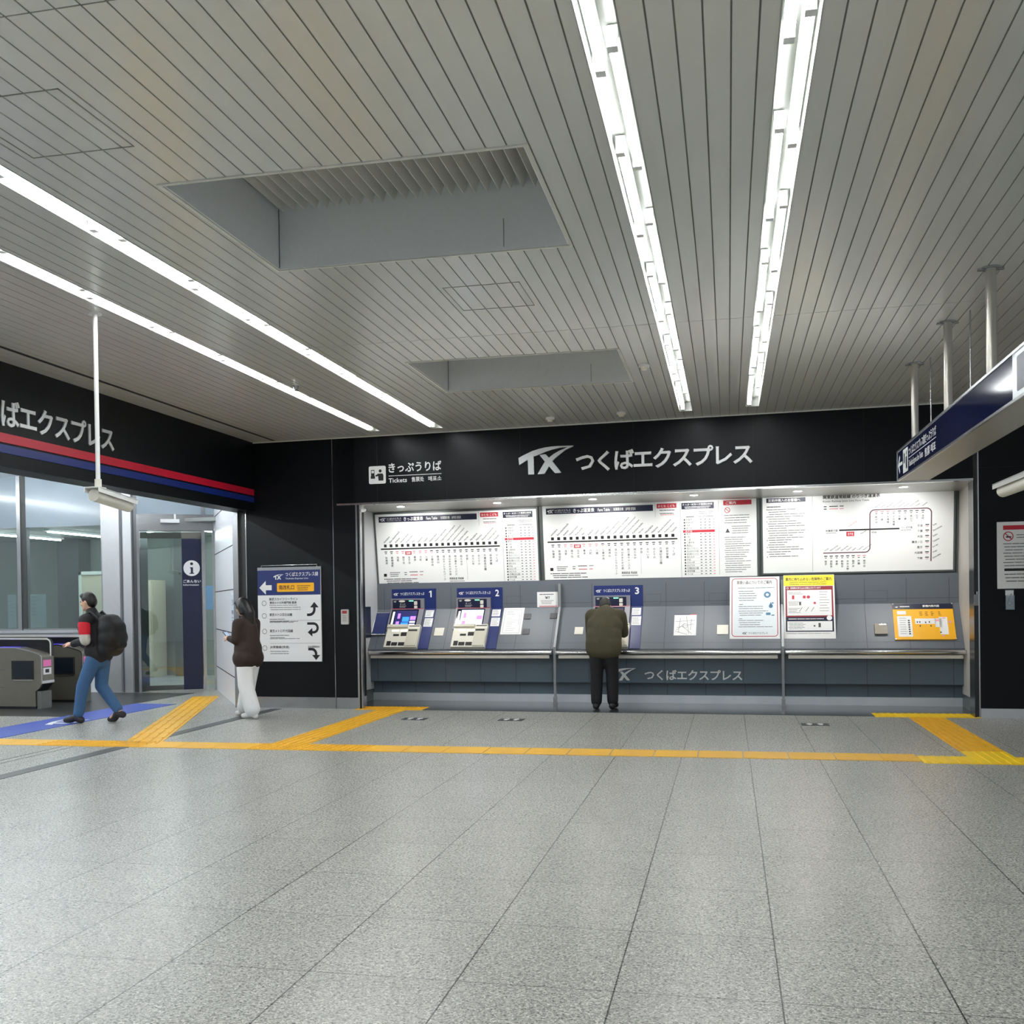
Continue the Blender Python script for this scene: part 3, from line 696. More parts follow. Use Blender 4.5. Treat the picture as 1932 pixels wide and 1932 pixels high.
# ================================================================== TICKET MACHINES
SCR0 = emit('screen_navy', (18, 20, 84), .45); SCR1 = emit('screen_pale', (188, 204, 240), .9); SCRB = emit('screen_blue', (36, 120, 236), .9)
SCRV = emit('screen_violet', (160, 110, 232), .9); SCRW = emit('screen_white', (232, 236, 248), .8); GLOW = emit('lit_slot', (250, 250, 196), 1.4); GREENL = emit('green_lamp', (120, 240, 170), 1.2)
def machine(n, dx, label, bright=False):
    t = thing('ticket_machine', label, 'ticket machine', (-3.65 + dx, 1.30, .76), W, 'ticket machines')
    D = T(dx, 0, 0); U_, S_ = D @ UP, D @ SL
    b = MB(U_); b.box(-3.963, -.012, 1.33, -3.274, .0, 1.632); b.M = S_; b.box(-3.43, -.012, -.70, -3.274, .0, .004); obj('side_panel', b, NAVY, t)
    b = MB(U_); logo(b, -3.935, 1.535, .085, .0135); b.text('つくばエクスプレスきっぷ', -3.83, -3.452, 1.538, 1.584, .0135, .025); 
    if n == 1: b.flat([(-3.338, 1.505), (-3.338, 1.602), (-3.352, 1.602), (-3.378, 1.588), (-3.378, 1.571), (-3.357, 1.580), (-3.357, 1.505)], .0135)
    else: b.text(str(n), -3.382, -3.322, 1.505, 1.602, .0135, .03)
    obj('lettering', b, WHITE, t)
    b = MB(D)                                                        # casing, follows the counter
    b.profile([(1.42, 1.492), (1.375, 1.488), (1.372, 1.345), (1.165, 1.04), (1.20, 1.02), (1.42, 1.33)], -3.965, -3.445); obj('casing', b, mat('machine_grey', (128, 128, 138), .4), t)
    b = MB(U_); b.rect(-3.937, 1.338, -3.50, 1.470, .0495); hd = obj('header_panel', b, DNAVY, t)
    b = MB(U_); b.disc(-3.79, 1.452, .05, .0502, sz=.32); b.bev(-3.60, -.0502, 1.395, -3.55, -.0495, 1.450, .008); b.bev(-3.60, -.0502, 1.345, -3.55, -.0495, 1.385, .008); b.text('きっぷ', -3.82, -3.74, 1.398, 1.42, .0502, .01); bars(b, -3.83, -3.72, 1.385, 2, .018, .008, .0502, .2)
    logo(b, -3.92, 1.435, .05, .0502); obj('pictograms', b, OFFW, hd)
    b = MB(U_); b.rect(-3.68, 1.448, -3.61, 1.462, .0502); obj('status_lamp', b, GREENL, hd)
    P_ = D @ T(0, 1.372, 1.345) @ RX(-math.atan2(.207, .305))
    b = MB(P_); b.rect(-3.955, -.012, -3.455, .006, .001); obj('red_strip', b, mat('strip_crimson', (150, 34, 66), .4), t)
    b = MB(P_); b.rect(-3.94, -.335, -3.52, -.02, .001); sc = obj('screen', b, mat('screen_glass', (8, 8, 30), .1), t)
    b = MB(P_); b.rect(-3.915, -.325, -3.885, -.06, .0016); obj('card_guide', b, SCRW, sc)
    b = MB(P_); b.rect(-3.87, -.325, -3.535, -.04, .0014); obj('display', b, SCR1 if bright else SCR0, sc)
    b = MB(P_); b.rect(-3.75, -.235, -3.645, -.15, .002); b.rect(-3.76, -.315, -3.65, -.245, .002); obj('blue_button', b, SCR1 if bright else SCRB, sc)
    b = MB(P_); b.rect(-3.63, -.205, -3.545, -.14, .002); b.rect(-3.83, -.18, -3.79, -.09, .002); b.rect(-3.84, -.31, -3.79, -.23, .002); obj('violet_button', b, SCRV, sc)
    b = MB(P_); b.rect(-3.63, -.255, -3.545, -.225, .002); b.rect(-3.63, -.305, -3.545, -.275, .002); obj('white_button', b, SCRW, sc)
    b = MB(S_); b.box(-3.93, -.075, -.705, -3.43, 0, -.325); cu = obj('cash_unit', b, OFFW, t)
    b = MB(S_); b.box(-3.93, -.10, -.375, -3.62, -.07, -.330); b.box(-3.61, -.09, -.69, -3.44, -.07, -.40); obj('coin_tray', b, mat('warm_grey_plastic', (206, 203, 188), .4), cu)
    b = MB(S_)
    for q in ((-3.82, -.52, -3.73, -.485), (-3.705, -.52, -3.61, -.455), (-3.895, -.685, -3.83, -.605), (-3.82, -.685, -3.73, -.625), (-3.715, -.685, -3.62, -.625), (-3.60, -.355, -3.44, -.340)): b.rect(*q, .0765)
    b.rect(-3.595, -.445, -3.46, -.415, .0915); obj('slot', b, RUBBER, cu)
    b = MB(S_); b.rect(-3.85, -.440, -3.745, -.410, .0765); b.rect(-3.72, -.440, -3.615, -.410, .0765); obj('lit_window', b, GLOW, cu)
    b = MB(S_); b.rect(-3.42, -.150, -3.295, -.030, .0135); b.rect(-3.415, -.318, -3.285, -.172, .0135); nt_ = obj('notice', b, PAPER, t)
    b = MB(S_); bars(b, -3.41, -3.305, -.045, 4, .024, .010, .014, .3, n); bars(b, -3.405, -3.295, -.19, 6, .02, .008, .014, .3, n + 9); obj('notice_text', b, GREYINK, nt_)
    return t
machine(1, 0, 'ticket machine under the white number 1, at the left end of the counter')
machine(2, 1.016, 'ticket machine under the white number 2, with a bright pale screen', True)
machine(3, 3.045, 'ticket machine under the white number 3, behind the man in olive')

# ================================================================== THINGS ON THE COUNTER WALL
def panel_thing(name, label, cat, M, x0, z0, x1, z1, m, thick=.006, group=None):
    t = thing(name, label, cat, tuple(M @ Vector(((x0 + x1) / 2, 0, z0))), W, group)
    b = MB(M); b.box(x0, -thick, z0, x1, 0, z1); obj('sheet', b, m, t)
    return t
t = panel_thing('information_board', 'small deep blue information panel leaning left of ticket machine 1', 'information panel', SL, -4.18, -.455, -3.985, -.085, NAVY, .03)
b = MB(SL); bars(b, -4.15, -4.01, -.105, 2, .025, .010, .0306, .2); obj('print', b, GREYINK, t)
b = MB(SL); b.box(-4.19, -.034, -.465, -3.975, -.001, -.455); b.box(-4.19, -.034, -.085, -3.975, -.001, -.077); b.box(-4.19, -.034, -.455, -4.18, -.001, -.085); obj('frame', b, STEELH, t)
b = MB(T(-4.20, 0, 0)); b.box(0, .93, .93, .012, 1.13, 1.38); o = obj('wall_plate', b, DNAVY, frame=W, loc=(-4.2, 1.0, 1.1)); tag(o, 'narrow dark blue plate on the white alcove side wall', 'wall plate')
PL = [('blank silver-white plate between ticket machines 1 and 2', -3.225, -.472, -3.085, -.336, OFFW), ('pale plate on the grey counter front left of the man in olive', -1.16, -.46, -1.04, -.34, OFFW),
      ('pale square plate on the slope between the map notice and the posters', .797, -.471, .945, -.322, OFFW)]
for lb, x0, z0, x1, z1, m in PL:
    b = MB(SL); b.box(x0, -.008, z0, x1, 0, z1); tag(obj('cover_plate', b, m, frame=W, loc=tuple(SL @ Vector(((x0 + x1) / 2, 0, z0)))), lb, 'cover plate')
b = MB(SL); b.box(2.809, -.03, -.493, 2.965, 0, -.335); b.mi = 1; b.rect(2.87, -.352, 2.95, -.343, .0305)
tag(obj('paper_holder', b, [mat('brushed_nickel', (142, 136, 126), .55, .3, .1, 30), STEELH], frame=W, loc=tuple(SL @ Vector((2.88, 0, -.49)))), 'brushed metal box on the slope left of the amber station map', 'metal box')
t = panel_thing('paper_notice', 'white paper sheet with ruled border taped right of ticket machine 2', 'notice', SL, -2.235, -.453, -1.93, .002, PAPER, .002)
b = MB(SL)
for q in ((-2.21, -.43, -2.205, -.03), (-1.965, -.43, -1.96, -.03), (-2.21, -.43, -1.96, -.425), (-2.21, -.035, -1.96, -.03)): b.rect(*q, .0026)
bars(b, -2.18, -1.99, -.06, 2, .04, .012, .0026, .5, 2); bars(b, -2.17, -2.02, -.17, 7, .035, .008, .0026, .6, 6); b.rect(-1.99, -.3, -1.985, -.1, .0026); obj('print', b, mat('faint_ink', (176, 178, 180), .6), t)
t = panel_thing('paper_notice', 'small white notice with a red bottom line beside the grey divider', 'notice', UP, -1.745, 1.338, -1.442, 1.556, PAPER, .003)
b = MB(UP); bars(b, -1.71, -1.50, 1.53, 1, .04, .016, .0036, 0); b.text('¥?', -1.63, -1.56, 1.455, 1.495, .0036, .03); bars(b, -1.69, -1.49, 1.435, 3, .02, .008, .0036, .3); obj('print', b, GREYINK, t)
b = MB(UP); b.rect(-1.715, 1.345, -1.45, 1.356, .0036); obj('red_line', b, REDINK, t)
for i, (x, z) in enumerate(((-1.87, -.15), (-1.86, -.41), (-1.49, -.145))):
    b = MB(SL); b.box(x - .05, -.01, z - .045, x + .05, 0, z + .045)
    tag(obj('socket_cover', b, mat('socket_black', (46, 48, 54), .4), frame=W, loc=tuple(SL @ Vector((x, 0, z)))), ('black square cover beside the paper sheet, upper one', 'black square cover beside the paper sheet, lower one', 'black square cover under the small notice with the red line')[i], 'socket cover', 'black socket covers')
t = panel_thing('map_notice', 'white sheet with a thin line street map, right of the man in olive', 'notice', SL, .217, -.486, .518, -.139, PAPER, .003)
b = MB(SL); b.rect(.217, -.150, .43, -.139, .0036); obj('navy_band', b, DNAVY, t)
b = MB(SL); b.rect(.43, -.150, .518, -.139, .0036); obj('red_band', b, REDINK, t)
b = MB(SL)
for q in ((.235, -.26, .50, -.24), (.25, -.36, .48, -.30), (.24, -.42, .40, -.47), (.30, -.20, .28, -.44), (.38, -.17, .42, -.46), (.45, -.22, .44, -.40), (.33, -.34, .46, -.46), (.25, -.40, .36, -.29)): b.line(*q, .004, .0036)
b.ring(.37, -.33, .03, .034, .0036); obj('map_lines', b, GREYINK, t)
# posters hang straight from the top of the counter wall
def poster(label, x0, x1, z0, z1, y):
    M = T(0, 1.40, 0); t = thing('poster', label, 'poster', ((x0 + x1) / 2, 1.4, z0), W, 'posters under the fare boards')
    a = math.atan2(.30, z1 - z0); P_ = T(0, 1.405, z1) @ RX(-a)
    b = MB(P_); b.box(x0, 0, -(z1 - z0) / math.cos(a), x1, .003, 0); obj('sheet', b, PAPER, t)
    return t, P_, (z1 - z0) / math.cos(a)
t, P_, h_ = poster('white poster with a thin red rounded border, left of the divider post', .965, 1.62, .885, 1.715, 1.4)
b = MB(P_); l1 = .0008
def rrect(mb, x0, z0, x1, z1, r, w, lift):
    pts = []
    for cx, cz, a0 in ((x1 - r, z1 - r, 0), (x0 + r, z1 - r, 90), (x0 + r, z0 + r, 180), (x1 - r, z0 + r, 270)):
        pts += [(cx + r * math.cos(math.radians(a0 + 22.5 * k)), cz + r * math.sin(math.radians(a0 + 22.5 * k))) for k in range(5)]
    mb.poly(pts + [pts[0], ], w, lift)
rrect(b, .995, -h_ + .035, 1.59, -.025, .04, .010, l1); obj('border', b, mat('border_crimson', (170, 60, 84), .5), t)
b = MB(P_); b.rect(1.02, -h_ + .06, 1.565, -.13, .0006); obj('tint', b, mat('poster_pale_blue', (232, 241, 245), .6), t)
b = MB(P_); b.text('取扱い品についてのご案内', 1.06, 1.52, -.105, -.055, .0012, .02); b.text(NAME, 1.21, 1.46, -h_ + .065, -h_ + .095, .0012, .01); logo(b, 1.13, -h_ + .06, .07, .0012); obj('title', b, INK, t)
b = MB(P_); bars(b, 1.07, 1.55, -.155, 1, .03, .010, .0012, 0); bars(b, 1.08, 1.36, -.20, 5, .033, .012, .0012, .3, 2); bars(b, 1.09, 1.14, -.39, 1, .1, .012, .0012, 0); bars(b, 1.08, 1.42, -.42, 2, .03, .011, .0012, .2, 3); bars(b, 1.08, 1.5, -.485, 3, .03, .011, .0012, .3, 4); bars(b, 1.09, 1.13, -.595, 1, .1, .012, .0012, 0); bars(b, 1.08, 1.53, -.62, 4, .03, .010, .0012, .4, 5); obj('print', b, GREYINK, t)
b = MB(P_); b.ring(1.46, -.26, .02, .045, .0012); b.disc(1.505, -.425, .026, .0012); b.flat([(1.479, -.42), (1.531, -.42), (1.505, -.365)], .0012); b.disc(1.53, -.38, .012, .0012); b.bev(1.44, -.0012, -.55, 1.50, -.0006, -.515, .008); b.rect(1.51, -.56, 1.55, -.545, .0012); obj('pictures', b, mat('poster_blue', (84, 132, 168), .5), t)
t, P_, h_ = poster('poster with a bright yellow heading, right of the divider post', 1.672, 2.325, .885, 1.728, 1.4)
b = MB(P_); b.rect(1.676, -.155, 2.321, -.004, l1); obj('yellow_heading', b, YELLOW, t)
b = MB(P_); b.text('車内に持ち込めない危険物のご案内', 1.70, 2.29, -.085, -.035, .0014, .03); bars(b, 1.75, 2.24, -.10, 1, .03, .010, .0014, .1); bars(b, 1.75, 2.24, -.128, 1, .03, .010, .0014, .1, 8); obj('title', b, INK, t)
b = MB(P_); b.rect(1.695, -.595, 2.305, -.16, l1); obj('red_panel', b, mat('poster_maroon', (140, 28, 44), .5), t)
b = MB(P_); b.rect(1.695, -.80, 2.305, -.595, l1); obj('navy_panel', b, DNAVY, t)
b = MB(P_); b.rect(1.715, -.575, 2.285, -.215, .0014); b.rect(1.715, -.785, 2.285, -.655, .0014); b.disc(2.25, -.61, .034, .0014); b.text('危険物の持ち込みは禁止されています', 1.76, 2.15, -.20, -.172, .0014, .02); b.ring(1.725, -.186, .009, .014, .0014); bars(b, 1.73, 2.18, -.615, 1, .1, .014, .0014, 0); obj('white_panel', b, PAPER, t)
b = MB(P_); bars(b, 1.73, 2.0, -.245, 2, .02, .008, .002, .4, 2); bars(b, 1.73, 1.92, -.38, 3, .02, .008, .002, .4, 3); bars(b, 1.73, 1.9, -.47, 4, .02, .008, .002, .4, 4); bars(b, 2.13, 2.26, -.24, 8, .038, .008, .002, .3, 5); bars(b, 1.73, 2.0, -.675, 5, .02, .008, .002, .4, 6); bars(b, 1.70, 2.28, -.82, 1, .02, .006, .002, .2)
for x in (1.87, 1.95, 2.02): b.line(x, -.52, x + .04, -.46, .006, .002)
b.rect(1.87, -.43, 1.895, -.385, .002); b.disc(2.06, -.72, .012, .002); b.rect(2.11, -.74, 2.14, -.68, .002); obj('print', b, GREYINK, t)
b = MB(P_); b.rect(1.78, -.345, 1.81, -.29, .002); b.disc(1.99, -.315, .022, .002); b.bev(1.92, -.002, -.335, 1.955, -.0015, -.295, .008); b.disc(2.07, -.40, .016, .002); obj('pictures', b, REDINK, t)
# amber map
t = panel_thing('station_map', 'amber station map with a navy heading at the right end of the slope', 'map', SL, 3.05, -.575, 3.782, -.022, AMBER, .02)
b = MB(SL); b.rect(3.05, -.108, 3.782, -.022, .0206); obj('heading', b, DNAVY, t)
b = MB(SL); b.text('駅構内案内図', 3.42, 3.62, -.078, -.042, .0212, .03); logo(b, 3.08, -.085, .045, .0212); bars(b, 3.14, 3.26, -.055, 1, .1, .022, .0212, 0); obj('title', b, WHITE, t)
b = MB(SL); b.bev(3.095, -.0208, -.535, 3.27, -.020, -.215, .01); b.rect(3.31, -.34, 3.56, -.255, .0206); b.rect(3.55, -.39, 3.63, -.255, .0206); b.rect(3.60, -.50, 3.70, -.235, .0206); b.rect(3.10, -.19, 3.21, -.135, .0206); obj('white_area', b, PAPER, t)
b = MB(SL)
for i in range(7): b.disc(3.235, -.285 - i * .034, .012, .0212)
bars(b, 3.12, 3.21, -.245, 8, .034, .008, .0212, .3, 3)
for x, z in ((3.33, -.31), (3.36, -.31), (3.43, -.315), (3.475, -.31), (3.36, -.37), (3.49, -.37), (3.60, -.47)): b.rect(x, z - .012, x + .014, z + .012, .0212)
for x in (3.37, 3.44, 3.51, 3.60): bars(b, x, x + .04, -.15, 3, .024, .012, .0212, .4, int(x * 100))
obj('print', b, INK, t)
b = MB(SL); b.disc(3.73, -.31, .02, .0212); b.rect(3.62, -.53, 3.65, -.51, .0212); b.rect(3.56, -.30, 3.60, -.27, .0212); b.rect(3.64, -.26, 3.68, -.24, .0212); obj('pink_mark', b, mat('map_pink', (240, 170, 190), .5), t)
b = MB(SL)
for x in (3.056, 3.776):
    for z in (-.569, -.028): b.tube([tuple((x, -.026, z)), (x, -.018, z)], .010, 10)
obj('corner_stud', b, STEELH, t)

# dividers, hand rails
for i, x in enumerate((-1.403, 1.652)):
    t = thing('divider_post', ('grey divider post beside the small notice with the red line', 'grey divider post between the two posters')[i], 'divider post', (x, 1.0, 0), W, 'divider posts of the counter')
    b = MB(); b.profile([(1.405, 1.67), (1.345, 1.67), (1.345, 1.34), (.955, .79), (.955, .03), (.995, .03), (.995, .76), (1.405, 1.33)], x - .016, x + .016); obj('fin', b, mat('divider_grey', (146, 150, 152), .4, .3), t)
    b = MB(); b.box(x - .03, .935, 0, x + .03, 1.0, .012); b.box(x - .024, .94, .012, x + .024, 1.0, .10); obj('foot', b, STEEL, t)
for x0, x1, lb in ((-4.14, -1.44, 'polished steel hand rail in front of ticket machines 1 and 2'), (-1.366, 1.615, 'polished steel hand rail passing behind the man in olive'), (1.69, 3.862, 'polished steel hand rail in front of the amber map')):
    t = thing('hand_rail', lb, 'hand rail', (x0, .93, .70), W, 'counter hand rails')
    b = MB(); b.tube([(x0, .915, .712), (x1, .915, .712)], .029, 14); obj('bar', b, STEELH, t)
    b = MB(); b.profile([(.905, .676), (.905, .634), (.940, .634), (.940, .676)], x0 + .03, x1 - .03); obj('ledge', b, mat('ledge_steel', (214, 210, 200), .4, .5, .06, 8), t)
    n = max(2, round((x1 - x0) / 1.2))
    for j in range(n + 1):
        x = x0 + .08 + (x1 - x0 - .16) * j / n; b = MB(); b.box(x - .012, .915, .66, x + .012, .935, .70); b.box(x - .012, .935, .645, x + .012, 1.119, .668); obj('bracket', b, STEEL, t)
    for x in (x0, x1): b = MB(); b.tube([(x - .006, .915, .712), (x + .006, .915, .712)], .034, 14); obj('end_cap', b, STEEL, t)
t = thing('counter_lettering', 'white railway name on the slate panel below the hand rail', 'sign', (.2, 1.12, .4), W)
b = MB(T(0, 1.12, 0)); logo(b, -.66, .318, .36, 0, .006); obj('emblem', b, WHITE, t)
M_ = T(0, 1.12, 0)
for i, ch in enumerate(NAME):
    vs, fs = text_geo(ch, .02); k_ = .152; x = -.190 + .1468 * i
    b = MB(M_); b.add([(x + px * k_, -.006, .338 + pz * k_) for px, pz in vs], fs); obj('letter', b, WHITE, t)

# ================================================================== PILLAR THINGS
t = thing('direction_sign', 'tall white direction sign with navy top, amber box and curved arrows on the left pillar', 'sign', (-4.92, 0, .64), W)
b = MB(); b.box(-5.385, -.03, .645, -4.44, -.004, 1.945); obj('panel', b, PAPER, t)
b = MB(); b.box(-5.385, -.032, 1.905, -4.44, -.029, 1.945); obj('top_rail', b, STEELH, t)
b = MB(); b.tube([(-5.33, -.02, 1.94), (-5.33, -.02, 1.972), (-4.49, -.02, 1.972), (-4.49, -.02, 1.94)], .006, 8); obj('hanger_wire', b, STEELH, t)
F0 = T(0, -.03, 0); l1 = .001
b = MB(F0); b.rect(-5.385, 1.56, -4.44, 1.903, l1); obj('navy_panel', b, NAVY, t)
b = MB(F0); logo(b, -5.14, 1.775, .15, .0016); b.text('つくばエクスプレス線', -4.96, -4.47, 1.815, 1.875, .0016, .025); b.text('Tsukuba Express Line', -4.96, -4.62, 1.77, 1.798, .0016, .01)
b.flat([(-5.36, 1.665), (-5.26, 1.76), (-5.26, 1.70), (-5.17, 1.70), (-5.17, 1.63), (-5.26, 1.63), (-5.26, 1.57)], .0016); obj('white_lettering', b, WHITE, t)
b = MB(F0); b.bev(-5.09, -.0018, 1.605, -4.535, -.0010, 1.725, .015); ab = obj('amber_box', b, AMBER, t)
b = MB(F0); b.text('南改札口', -5.06, -4.83, 1.632, 1.698, .0024, .03); bars(b, -4.79, -4.58, 1.69, 3, .028, .014, .0024, .3); obj('print', b, mat('brown_ink', (110, 56, 24), .5), ab)
b = MB(F0)
for s, x0, x1, z, h in (('東武スカイツリーライン', -5.215, -4.78, 1.485, .04), ('東京メトロ半蔵門線 直通', -5.205, -4.80, 1.44, .034), ('東京メトロ日比谷線', -5.21, -4.87, 1.27, .042), ('東京メトロ千代田線', -5.21, -4.86, 1.045, .042), ('JR常磐線(快速)', -5.21, -4.92, .82, .042)): b.text(s, x0, x1, z, z + h, l1, .02)
b.text('自由通路経由', -4.635, -4.47, .835, .862, l1, .01)
def arrow(mb, pts, w, tip, lift):
    mb.poly(pts, w, lift); a = Vector(pts[-1]); d = (a - Vector(pts[-2])).normalized(); n_ = Vector((-d.y, d.x))
    e = a + d * tip; mb.flat([tuple(e), tuple(a + n_ * tip * .85), tuple(a - n_ * tip * .85)], lift)
ar = lambda cx, cz, r, a0, a1: [(cx + r * math.cos(math.radians(a0 + (a1 - a0) * j / 8)), cz + r * math.sin(math.radians(a0 + (a1 - a0) * j / 8))) for j in range(9)]
arrow(b, [(-4.645, 1.285)] + ar(-4.61, 1.36, .075, -90, 0) + [(-4.535, 1.385)], .036, .075, l1)
arrow(b, [(-4.645, 1.165)] + ar(-4.55, 1.105, .06, 90, -90) + [(-4.57, 1.045)], .034, .07, l1)
arrow(b, [(-4.635, .815)] + ar(-4.585, .75, .065, 90, 0) + [(-4.52, .735)], .036, .07, l1)
obj('black_lettering', b, INK, t)
b = MB(F0)
for z in (1.425, 1.19, 1.20, .965): bars(b, -5.21, -4.70, z, 1 if z < 1.3 else 3, .03, .010, l1, .3, int(z * 100))
for z in (1.235, 1.01, .79): bars(b, -5.21, -4.90, z, 2, .03, .012, l1, .3, int(z * 90))
for z in (1.10 + .11, .895): b.rect(-5.21, z - .0015, -4.45, z + .0015, l1)
for x, z in ((-5.29, 1.45), (-5.29, 1.275), (-5.29, 1.06), (-5.29, .83)): b.ring(x, z, .030, .036, l1)
obj('grey_lettering', b, GREYINK, t)
t = thing('wall_intercom', 'small grey intercom with a red top on the black pillar left of the counter', 'intercom', (-4.09, 0, 1.15), W)
b = MB(); b.bev(-4.143, -.035, 1.148, -4.037, 0, 1.352, .012); obj('case', b, mat('intercom_grey', (186, 184, 182), .4), t)
b = MB(T(0, -.035, 0)); b.rect(-4.125, 1.295, -4.055, 1.335, .001); obj('red_label', b, mat('dull_red', (150, 50, 50), .5), t)
b = MB(T(0, -.035, 0)); bars(b, -4.12, -4.06, 1.27, 5, .018, .006, .001, .05); obj('speaker_slot', b, GREYINK, t)
t = thing('latch_box', 'small grey latch box on the dark jamb at the right end of the counter', 'latch', (3.82, 0, 1.31), W)
b = MB(); b.bev(3.80, -.03, 1.305, 3.842, 0, 1.435, .006); obj('case', b, mat('latch_grey', (136, 138, 140), .4, .4), t)
b = MB(); b.tube([(3.83, -.015, 1.435), (3.83, -.015, 1.47)], .008, 8); obj('pin', b, STEELH, t)
t = thing('corner_camera', 'tiny white camera in the upper left corner of the ticket alcove', 'camera', (-3.86, .05, 2.70), W)
b = MB(); b.box(-3.872, .05, 2.67, -3.84, .10, 2.765); obj('mount', b, OFFW, t)
b = MB(); b.tube([(-3.83, .02, 2.685), (-3.83, .10, 2.70)], .022, 10); obj('body', b, WHITE, t)
t = thing('no_smoking_notice', 'white no smoking notice with a red heading on the right black pillar', 'notice', (4.36, -.02, 1.5), W)
b = MB(T(0, -.02, 0)); b.box(4.045, -.008, 1.497, 4.68, 0, 2.266); obj('sheet', b, PAPER, t)
b = MB(T(0, -.02, 0)); b.rect(4.11, 2.175, 4.62, 2.225, .009); b.ring(4.165, 2.10, .045, .055, .009); b.line(4.13, 2.135, 4.20, 2.065, .010, .009); obj('red_heading', b, REDINK, t)
b = MB(T(0, -.02, 0)); b.rect(4.12, 1.70, 4.62, 1.728, .009); b.rect(4.14, 2.085, 4.195, 2.10, .009)
obj('black_band', b, INK, t)
b = MB(T(0, -.02, 0)); bars(b, 4.25, 4.40, 2.12, 2, .03, .012, .009, .2); bars(b, 4.11, 4.62, 2.02, 9, .036, .012, .009, .4, 3); bars(b, 4.12, 4.62, 1.67, 3, .04, .014, .009, .2, 4); obj('print', b, GREYINK, t)
for i, x in enumerate((4.125, 4.33)):
    t = thing('leaflet_holder', ('clear leaflet holder under the no smoking notice, left one', 'clear leaflet holder under the no smoking notice, at the picture edge')[i], 'leaflet holder', (x + .05, -.05, 1.25), W, 'clear leaflet holders')
    b = MB(); b.box(x, -.024, 1.255, x + .095, -.02, 1.485); b.box(x, -.06, 1.255, x + .095, -.056, 1.42); b.box(x, -.06, 1.255, x + .095, -.02, 1.26); b.box(x, -.06, 1.255, x + .004, -.02, 1.42); b.box(x + .091, -.06, 1.255, x + .095, -.02, 1.42); obj('pocket', b, ACRYL, t)
    b = MB(T(0, -.034, 0)); b.box(x + .006, 0, 1.262, x + .089, .006, 1.475); o = obj('leaflet', b, PAPER, t)
    b = MB(T(0, -.034, 0)); b.ring(x + .048, 1.33, .022, .027, .001); b.line(x + .03, 1.35, x + .066, 1.44, .006, .001); obj('print', b, GREYINK, o)

# ================================================================== HANGING SIGN AND CAMERAS
t = thing('hanging_sign', 'long navy ticket counter sign hanging on steel posts at the right', 'sign', (1.78, 8, 2.7))
b = MB(); b.box(1.637, 3.0, 2.555, 1.92, 10.52, 2.845); obj('housing', b, mat('sign_case', (176, 174, 166), .35, .5, .05, 4), t)
b = MB(); e = .014
b.box(1.628, 3.0, 2.831, 1.64, 10.53, 2.849); b.box(1.628, 3.0, 2.551, 1.64, 10.53, 2.569); b.box(1.628, 10.506, 2.551, 1.925, 10.53, 2.849); obj('rim', b, STEEL, t)
b = MB(SIGN); b.rect(-10.505, 2.569, -6.40, 2.831, .002); b.rect(-5.3, 2.569, -3.0, 2.831, .002); fp = obj('navy_face', b, mat('sign_navy_film', (12, 20, 56), .10, 0, .05, 3, .1), t)
b = MB(SIGN); b.rect(-6.40, 2.569, -5.3, 2.831, .002); wp_ = obj('white_face', b, mat('sign_white', (222, 232, 238), .2), t)
b = MB(SIGN); b.bev(-6.30, -.0045, 2.60, -6.02, -.003, 2.80, .015); b.line(-5.95, 2.66, -5.72, 2.76, .03, .004); obj('pictogram', b, DNAVY, wp_)
b = MB(SIGN); l1 = .003
b.flat([(-10.46, 2.70), (-10.37, 2.79), (-10.34, 2.765), (-10.39, 2.715), (-10.22, 2.715), (-10.22, 2.685), (-10.39, 2.685), (-10.34, 2.635), (-10.37, 2.61)], l1)
b.bev(-10.17, -.004, 2.59, -9.91, -.003, 2.81, .015)
b.text('つくばエクスプレス線きっぷうりば', -9.86, -8.62, 2.715, 2.795, l1, .02); b.rect(-9.86, 2.696, -8.62, 2.702, l1); b.text('Tsukuba Express Line Tickets', -9.86, -9.18, 2.60, 2.675, l1, .015); b.text('售票 매표', -9.1, -8.64, 2.60, 2.675, l1, .02)
obj('lettering', b, WHITE, t)
b = MB(SIGN); b.rect(-10.13, 2.68, -10.07, 2.77, .0046); b.disc(-9.98, 2.765, .020, .0046); b.flat([(-10.03, 2.73), (-9.95, 2.73), (-9.94, 2.62), (-10.02, 2.62)], .0046); obj('pictogram', b, DNAVY, t)
for y in (10.42, 8.91, 7.51, 6.05, 4.6):
    b = MB(); b.tube([(1.785, y, 2.845), (1.785, y, H)], .034, 14); po = obj('post', b, mat('post_steel', (196, 192, 184), .3, .75, .08, 6), t)
    b = MB(); b.tube([(1.785, y, H), (1.785, y, H - .012)], .062, 16); b.box(1.70, y - .012, H - .02, 1.87, y + .012, H - .008); obj('flange', b, STEEL, po)
for x, y in ((1.89, 10.2), (1.89, 9.3), (1.89, 8.6)):
    b = MB(); b.tube([(x, y, 2.845), (x, y, H)], .006, 8); obj('hanger_rod', b, STEEL, t)
